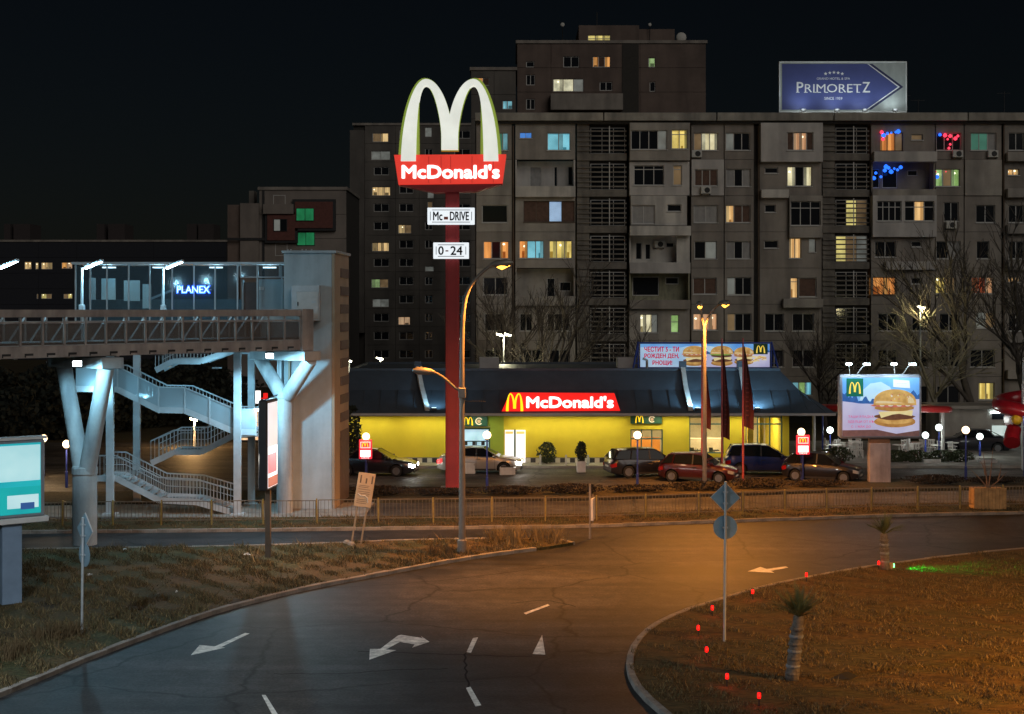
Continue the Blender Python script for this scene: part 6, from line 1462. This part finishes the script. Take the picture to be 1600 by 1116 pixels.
# ================================================================ CARS
M_tyre = mat('tyre', (.012,.012,.012), .85, var=0); M_rim = mat('alloy', (.22,.22,.23), .4, metal=.8, var=.05); M_cgl = mat('car_glass', (.008,.010,.012), .05, var=0, spec=.22); M_well = mat('wheel_well', (.006,.006,.006), .95, var=0)
M_tail = mat('tail_lens', (.30,.01,.01), .25, var=0); M_plate = mat('number_plate', (.6,.6,.58), .5, var=0); M_trim = mat('black_trim', (.014,.014,.015), .6, var=0)
def paint(name, c): return mat('paint_'+name, c, .28, metal=.25, var=.03, coat=.6, spec=.5)
def lerp_profile(pr, x):
    for (a, b), (c, d) in zip(pr, pr[1:]):
        if a <= x <= c: return b+(d-b)*(x-a)/(c-a) if c > a else d
    return pr[0][1] if x < pr[0][0] else pr[-1][1]
CARSET = {
 # nose at +x; deck line (bonnet, belt, boot), glass base/roof points
 'hatch': dict(L=4.0, W=1.70, deck=[(-2.0,.80),(-1.93,.93),(-1.2,.97),(.4,.93),(.85,.92),(1.5,.84),(1.85,.76),(2.0,.66)], gh=[(-1.9,.97),(-1.45,1.43),(-.3,1.49),(.25,1.44),(1.02,.92)], r=.30, wb=1.25),
 'sedan': dict(L=4.6, W=1.76, deck=[(-2.3,.75),(-2.22,.95),(-1.45,1.0),(.45,.94),(.9,.93),(1.6,.85),(2.1,.75),(2.3,.64)], gh=[(-1.72,1.0),(-.95,1.38),(-.35,1.43),(.25,1.40),(1.12,.93)], r=.31, wb=1.36),
 'wagon': dict(L=4.6, W=1.76, deck=[(-2.3,.75),(-2.24,.98),(-1.4,1.0),(.45,.94),(.9,.93),(1.6,.86),(2.1,.76),(2.3,.65)], gh=[(-2.22,1.0),(-1.85,1.44),(-.4,1.50),(.25,1.46),(1.1,.93)], r=.32, wb=1.36),
 'mpv': dict(L=4.1, W=1.74, deck=[(-2.05,.85),(-2.0,1.02),(-1.2,1.04),(.4,1.0),(.9,.97),(1.5,.90),(1.85,.82),(2.05,.70)], gh=[(-1.98,1.04),(-1.7,1.56),(-.3,1.62),(.3,1.56),(1.25,.97)], r=.31, wb=1.27),
}
def make_car(kind, pm, label, lit=False, tail=False, name='parked_car', group=None):
    S = CARSET[kind]; L, Wd, r, wb = S['L'], S['W'], S['r'], S['wb']; hw = Wd/2
    o = thing(name, label, 'car', (0,0,0), 0, group)
    wz = r; ar = r+.075
    xs = set(np.linspace(-L/2, L/2, 25).tolist())
    for wx in (-wb, wb): xs |= set((wx+ar*math.cos(t)) for t in np.linspace(0, math.pi, 11))
    xs = sorted(xs); keep = [xs[0]]
    for x in xs[1:]:
        if x-keep[-1] > .02: keep.append(x)
    xs = keep; rows = []
    for x in xs:
        e = abs(x)/(L/2); ta = 1-.20*max(0, (e-.72)/.28)**2; w = hw*ta
        top = lerp_profile(S['deck'], x); zb = .20+.10*max(0, (e-.85)/.15)
        for wx in (-wb, wb):
            if abs(x-wx) < ar: zb = max(zb, wz+math.sqrt(ar*ar-(x-wx)**2))
        zs_ = min(.50, top-.12); crown = .035 if x > .85 or x < -1.6 else .02
        rows.append([(x, w*.955, zb), (x, w*.985, max(zb+.005, zb+(zs_-zb)*.4)), (x, w, max(zs_, zb+.01)), (x, w*.985, max(zb+.02, zs_+(top-zs_)*.62)), (x, w*.935, max(zb+.03, top-.03)), (x, w*.87, max(zb+.035, top)), (x, w*.5, max(zb+.04, top+crown*.7)), (x, 0, max(zb+.04, top+crown))])
    mb = MB(); n = len(rows[0])
    full = [rw+[(a, -b, c) for a, b, c in reversed(rw[:-1])] for rw in rows]; m = len(full[0])
    for rw in full: mb.v += rw
    for i in range(len(full)-1):
        for j in range(m-1): mb.f.append((i*m+j, i*m+j+1, (i+1)*m+j+1, (i+1)*m+j))
    mb.f.append(tuple(range(m))); mb.f.append(tuple((len(full)-1)*m+j for j in reversed(range(m))))
    body = mb.build('body', pm, o, smooth='auto')
    MB().box(-L/2+.25, L/2-.25, -hw*.8, hw*.8, .17, .62).build('underbody', M_well, o)
    g = S['gh']; bw, tw_ = hw*.90, hw*.70
    def sec(x, z, base): return bw-(bw-tw_)*min(1, max(0, (z-base)/.5))
    base = g[0][1]
    # roof skin between the two roof points
    roof = [g[1], g[2], g[3]]; mb = MB(); prs = []
    dense = bez(g[1], (g[1][0]*.6+g[2][0]*.4, g[2][1]), (g[2][0]*.5+g[3][0]*.5, g[2][1]+.02), g[3], 8)
    for x, z in dense: prs.append([(x, y, z+.035*(1-(y/tw_)**2)-(.02 if abs(y) > tw_*.97 else 0)) for y in np.linspace(-tw_, tw_, 9)])
    for rw in prs: mb.v += rw
    mb.f = [(i*9+j, i*9+j+1, (i+1)*9+j+1, (i+1)*9+j) for i in range(len(prs)-1) for j in range(8)]
    mb.build('roof', pm, o, smooth=True)
    def quad(nm, pts, m_): return MB().add(pts, [(0,1,2,3)]).build(nm, m_, o, fix=False)
    fb = g[4]; rb_ = g[0]; fr_, rr_ = g[3], g[1]
    quad('windscreen', [(fb[0],-bw*.93,fb[1]),(fb[0],bw*.93,fb[1]),(fr_[0],tw_*.95,fr_[1]),(fr_[0],-tw_*.95,fr_[1])], M_cgl)
    quad('rear_window', [(rb_[0],-bw*.9,rb_[1]+.03),(rb_[0],bw*.9,rb_[1]+.03),(rr_[0],tw_*.93,rr_[1]),(rr_[0],-tw_*.93,rr_[1])], M_cgl)
    mx = -.15
    for sgn in (-1, 1):
        zt = lambda x: lerp_profile([(g[1][0],g[1][1]),(g[2][0],g[2][1]),(g[3][0],g[3][1])], x)-.03
        dz = lambda x: lerp_profile(S['deck'], x)+.005
        side = lambda x, z: (x, sgn*sec(x, z, base), z)
        x_f0, x_f1 = fb[0]-.12, fr_[0]+.02
        quad('side_window', [side(mx+.04,dz(mx)), side(x_f0-.05,dz(x_f0)), side(x_f1-.02,zt(x_f1)), side(mx+.04,zt(mx))], M_cgl)
        xr0, xr1 = max(rb_[0]+.35, -1.2), max(rr_[0]+.12, -1.1)
        quad('side_window', [side(xr0,dz(xr0)), side(mx-.04,dz(mx)), side(mx-.04,zt(mx)), side(xr1,zt(xr1))], M_cgl)
        if kind in ('wagon','mpv','hatch'): quad('side_window', [side(rb_[0]+.12,dz(rb_[0]+.2)+.02), side(xr0-.07,dz(xr0)), side(xr1-.07,zt(xr1)), side(rr_[0]+.04,zt(rr_[0]+.02))], M_cgl)
        # pillars and rails
        for nm, a, b_, wd in (('pillar',(fb[0],bw*.955,fb[1]-.02),(fr_[0],tw_*.985,fr_[1]-.005),.075),('pillar',(rb_[0]+.02,bw*.95,rb_[1]-.02),(rr_[0],tw_*.98,rr_[1]-.005),.12),('pillar',(mx,bw,dz(mx)),(mx,tw_,zt(mx)+.02),.07),('roof_rail',(rr_[0],tw_*.985,rr_[1]-.012),(g[2][0],tw_*.99,g[2][1]-.008),.05),('roof_rail',(g[2][0],tw_*.99,g[2][1]-.008),(fr_[0],tw_*.985,fr_[1]-.012),.05),('pillar',((xr0+.0-.035),bw*.985,dz(xr0)),((xr1-.035),tw_*.985,zt(xr1)+.02),.07)):
            MB().bar((a[0],sgn*a[1],a[2]), (b_[0],sgn*b_[1],b_[2]), wd, .035).build(nm, pm if nm != 'pillar' or a[0] != mx else M_trim, o)
        MB().box(fb[0]-.35, fb[0]-.17, sgn*hw*1.0 if sgn > 0 else -hw*1.0-.16, sgn*hw+.16 if sgn > 0 else -hw*1.0, dz(fb[0])+.02, dz(fb[0])+.14).build('wing_mirror', pm, o, bevel=.025)
        for a in (mx+.02, xr0+.12): MB().box(a, a+.2, sgn*hw*.995-.008, sgn*hw*.995+.008, .80, .83).build('door_handle', M_trim, o)
        for a in (mx, fb[0]-.25, xr0): MB().box(a-.006, a+.006, sgn*hw*.997-.004, sgn*hw*.997+.004, .28, .84).build('door_gap', M_trim, o)
        MB().box(-wb+r+.12, wb-r-.12, sgn*hw*.97-.012, sgn*hw*.97+.012, .19, .29).build('sill_trim', M_trim, o)
        zt_ = lerp_profile(S['deck'], L/2); zh = zt_-.06
        def lens(e, z0, z1, y_in, grow):
            # a lamp glass wrapped round the corner of the body, e = +1 nose, -1 tail
            cols_ = [(L/2+.012, y_in*hw, z0+.02, z1-.03), (L/2+.012, .775*hw, z0, z1-.015), (L/2-.035, .825*hw+.012, z0, z1), (L/2-.12, .882*hw+.014, z0+.01, z1+grow*.5), (L/2-.27, .95*hw+.012, z0+.05, z1+grow)]
            vs = [(e*c[0], sgn*c[1], c[2]) for c in cols_]+[(e*c[0], sgn*c[1], c[3]) for c in cols_]
            return MB().add(vs, [(i, i+1, 6+i, 5+i) for i in range(4)])
        lens(1, zt_-.15, zt_-.0, .46, .06).build('headlight', glow('headlight_on', (1,.97,.88), 45) if lit else mat('headlight_off', (.5,.5,.5), .12, var=0, metal=.4), o, fix=False)
        if lit: lamp('SPOT', 'headlight_beam', (L/2+.08, sgn*hw*.68, zh-.03), lit, (1,.95,.86), o, .07, (L/2+9, sgn*hw*.8, -.12), 75, .7)
        tx_ = -L/2
        lens(-1, .56, .74, .55, .08).build('tail_light', glow('tail_on', (1,.02,.02), 2.5) if tail else M_tail, o, fix=False)
        for wx in (-wb, wb):
            t = MB().lathe([(r*.62,-.10),(r*.95,-.10),(r,-.07),(r,.07),(r*.95,.10),(r*.62,.10)], 24, (wx, sgn*(hw-.13), wz), 'y').build('wheel', M_tyre, o, smooth='auto')
            k = MB()
            for q in range(5):
                a = 2*math.pi*q/5+.3; k.bar((wx, sgn*(hw-.025), wz), (wx+r*.58*math.cos(a), sgn*(hw-.03), wz+r*.58*math.sin(a)), .085, .02, up=(0,1,0))
            k.lathe([(r*.56,-.01),(r*.64,-.012),(r*.64,.012),(r*.56,.01)], 20, (wx, sgn*(hw-.03), wz), 'y'); k.lathe([(.02,-.012),(.07,-.012),(.07,.012),(.02,.012)], 10, (wx, sgn*(hw-.022), wz), 'y')
            k.build('rim', M_rim, t)
            MB().lathe([(.02,-.005),(r*.6,-.005),(r*.6,.005),(.02,.005)], 16, (wx, sgn*(hw-.07), wz), 'y').build('brake_disc', M_trim, t)
    MB().box(L/2-.06, L/2+.015, -.42, .42, .43, .55).build('grille', M_trim, o, bevel=.01); MB().box(L/2-.05, L/2+.02, -.62, .62, .22, .33).build('bumper_intake', M_trim, o, bevel=.01)
    MB().box(L/2+.016, L/2+.03, -.26, .26, .34, .43).build('number_plate', M_plate, o); MB().box(-L/2-.03, -L/2-.012, -.26, .26, .55, .65).build('number_plate', M_plate, o); MB().box(-L/2-.02,-L/2+.05,-.6,.6,.30,.40).build('bumper_trim', M_trim, o)
    return o
def place(o, px, py, rz, z=.03):
    q = G(px, py, z); o.location = q; o.rotation_euler = (0, 0, rz)
place(make_car('sedan', paint('black', (.014,.014,.02)), 'dark saloon with its headlights on left of the silver car', lit=25), 585, 742, R(-6))
place(make_car('sedan', paint('silver', (.34,.32,.29)), 'silver saloon waiting at the drive window', lit=20, tail=True), 750, 738, R(-3))
place(make_car('wagon', paint('black', (.014,.014,.02)), 'black estate car parked before the restaurant entrance'), 1012, 743, R(14))
place(make_car('hatch', paint('dark_red', (.05,.007,.009)), 'dark red hatchback parked by the forked street lamp'), 1092, 752, R(-22))
place(make_car('mpv', paint('blue', (.012,.025,.13)), 'dark blue tall hatchback parked before the corner window'), 1192, 740, R(-6))
place(make_car('hatch', paint('black', (.014,.014,.02)), 'black hatchback parked beside the second red menu box'), 1285, 751, R(-24))
o_ = make_car('sedan', paint('black', (.014,.014,.02)), 'dark saloon parked by the kiosk behind the terrace'); place(o_, 1555, 716, R(170)); o_.location = (*[o_.location.x, 90.0], .03)
# ================================================================ TREES, HEDGES, SHRUBS
M_bark = mat('bark', (.085,.07,.058), .95, var=.25, scale=4, bump=.5, bscale=10); M_bark_lit = mat('bark_lamplit', (.30,.27,.19), .9, var=.2, scale=5)  # the paler bark copy paints lamplight onto the lit trees
def bare_tree(seed, h, spread, r0, levels=4, up=.25):
    rnd = random.Random(seed); trunk = MB(); twigs = MB()
    def grow(p, d, L, r, lev):
        k = 4 if lev < 2 else 3; pts = [p]; rs_ = [r]; dd = d.copy()
        for i in range(k):
            dd = (dd+Vector((rnd.gauss(0,.13), rnd.gauss(0,.13), rnd.gauss(0,.08)+up*.10))).normalized(); pts.append(pts[-1]+dd*L/k); rs_.append(max(.010, r*(1-.4*(i+1)/k)))
        (trunk if lev <= 1 else twigs).tube(pts, rs_, 7 if lev == 0 else (5 if lev < 3 else 3), cap=False)
        if lev >= levels: return
        nb = rnd.randint(3, 4) if lev else rnd.randint(5, 6)
        for i in range(nb):
            t = rnd.uniform(.35, 1) if lev else rnd.uniform(.4, 1); j = min(k-1, int(t*k)); q = pts[j].lerp(pts[j+1], t*k-j)
            a = rnd.uniform(0, 6.28); side = Vector((math.cos(a), math.sin(a), 0)); nd = (dd*rnd.uniform(.5,1.0)+side*spread*rnd.uniform(.6,1.2)+Vector((0,0,up))).normalized()
            grow(q, nd, L*rnd.uniform(.55,.78), max(.014, rs_[j]*rnd.uniform(.5,.7)), lev+1)
        grow(pts[-1], dd, L*.7, rs_[-1]*.9, lev+1)
    grow(Vector((0,0,-.1)), Vector((0,0,1)), h*.36, r0, 0)
    return trunk, twigs
PROTO = {}
def tree(seed, px, Y, h, spread, label, pale=False, levels=4, up=.25, rz=0, group=None):
    key = (seed, pale)
    o = thing('bare_tree', label, 'tree', ((px-800)*Y/F, Y, 0), rz, group)
    if key not in PROTO:
        a, b = bare_tree(seed, 10, spread, .2, levels, up); m = M_bark_lit if pale else M_bark
        PROTO[key] = (a.build('trunk', m, o, smooth=True, fix=False), b.build('crown', m, o, fix=False))
    else:
        for q in PROTO[key]: inst(q, q.name.split('.')[0], (0,0,0), o)
    o.scale = (h/10,)*3
    return o
tree(3, 848, 101, 14.5, .5, 'dark bare tree before the flats left of the stairwell louvres')
tree(5, 858, 98.5, 9.0, 1.1, 'pale lit bare tree arching over the restaurant roof beside the twin yard lamp', True, up=.05)
tree(8, 770, 103, 13, .55, 'dark bare tree behind the red pylon post')
tree(3, 1030, 100, 9.5, .75, 'dark bare tree behind the rooftop banner', rz=2.0)
tree(11, 1470, 98, 11.5, 1.0, 'bare tree lit yellow by the yard lamp in its branches', True, up=.12)
tree(8, 1535, 98, 17, .55, 'tall dark bare tree before the right end of the flats', rz=1.0)
tree(3, 1592, 100, 18, .75, 'tallest dark bare tree before the right end of the flats', rz=4.0)
tree(8, 1290, 104, 9.5, .7, 'dark bare tree behind the corner of the restaurant', rz=3.0)
tree(5, 950, 104, 8.5, 1.1, 'dark bare tree before the stairwell louvres', rz=1.2, up=.05)
tree(11, 1350, 103, 8.5, 1.0, 'bare tree behind the burger billboard lamps', True, rz=2.5)
def leafy(name, label, cat, loc, rx, ry, h, n, size, m, group=None, stem=True, cone=False):
    o = thing(name, label, cat, loc, 0, group); mb = MB(); rnd = random.Random(hash((round(loc[0],2), n)) & 0xffff)
    for i in range(n):
        u = rnd.uniform(0,1); a = rnd.uniform(0,6.28); rr = math.sqrt(rnd.uniform(.15,1)); pr = (1-u)*.95+.05 if cone else math.sin(math.pi*(.12+.82*u))**.7
        lump = 1+.18*math.sin(a*3+u*9)+.12*math.sin(a*7-u*13)
        c = Vector((math.cos(a)*rx*rr*pr*lump, math.sin(a)*ry*rr*pr*lump, .08+u*h)); d = Vector((rnd.gauss(0,1), rnd.gauss(0,1), rnd.gauss(.3,1))).normalized()*size*rnd.uniform(.6,1.4); e = d.cross(Vector((rnd.gauss(0,1),rnd.gauss(0,1),1))).normalized()*size*.45
        mb.add([c-d*.5, c+e, c+d*.7, c-e], [(0,1,2,3)])
    mb.build('foliage', m, o, fix=False)
    if stem: MB().tube([(0,0,-.05),(0,0,h*.6)], [.05,.02], 6).build('stem', M_bark, o)
    return o
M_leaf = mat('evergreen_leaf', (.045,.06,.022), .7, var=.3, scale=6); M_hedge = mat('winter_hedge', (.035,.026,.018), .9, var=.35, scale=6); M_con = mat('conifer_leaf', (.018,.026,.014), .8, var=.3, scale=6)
q = G(856, 731, .16); leafy('shrub', 'rounded evergreen shrub against the yellow wall', 'shrub', (q.x, 81.6, .16), .55, .4, 1.15, 900, .11, M_leaf)
q = G(908, 737, .03); leafy('conifer', 'small dark conifer in the white planter', 'conifer', (q.x, q.y, .6), .3, .25, 1.0, 700, .10, M_con, cone=False)
leafy('conifer', 'dark columnar conifer at the restaurant corner beside the tower', 'conifer', ((552-800)*82/F, 81.2, .02), .55, .5, 3.4, 2200, .14, M_con)
for i, (px, w) in enumerate(((1310,1.2),(1240+190,1.1),(1400,1.2),(1470,1.3),(1500,1.1),(1290,.8))):
    q = ((px-800)*82.6/F, 82.6, .1); leafy('shrub', 'low dark clipped shrub at the terrace edge', 'shrub', q, w*.75, .4, .65 if i else .85, 900, .10, M_leaf, 'terrace edge shrubs', stem=False)
# low winter hedge between service lane and car park, in lengths
yh = lambda x: np.interp(x, [p.x for p in fk], [p.y for p in fk])+9.6
for i, x in enumerate(np.arange(-9.5, 26, 3.1)):
    if 18.0 < x < 19.4: continue
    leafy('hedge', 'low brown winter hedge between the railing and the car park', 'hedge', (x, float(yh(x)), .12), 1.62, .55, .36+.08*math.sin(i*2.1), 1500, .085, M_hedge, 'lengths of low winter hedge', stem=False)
# dark bank of evergreen growth beyond the stairs
for i, (px, Y, w, h) in enumerate(((30,98,4,4.5),(95,100,4,5.0),(150,105,4,4.2),(230,110,5,5),(300,112,5,4.6),(-30,96,4,5))):
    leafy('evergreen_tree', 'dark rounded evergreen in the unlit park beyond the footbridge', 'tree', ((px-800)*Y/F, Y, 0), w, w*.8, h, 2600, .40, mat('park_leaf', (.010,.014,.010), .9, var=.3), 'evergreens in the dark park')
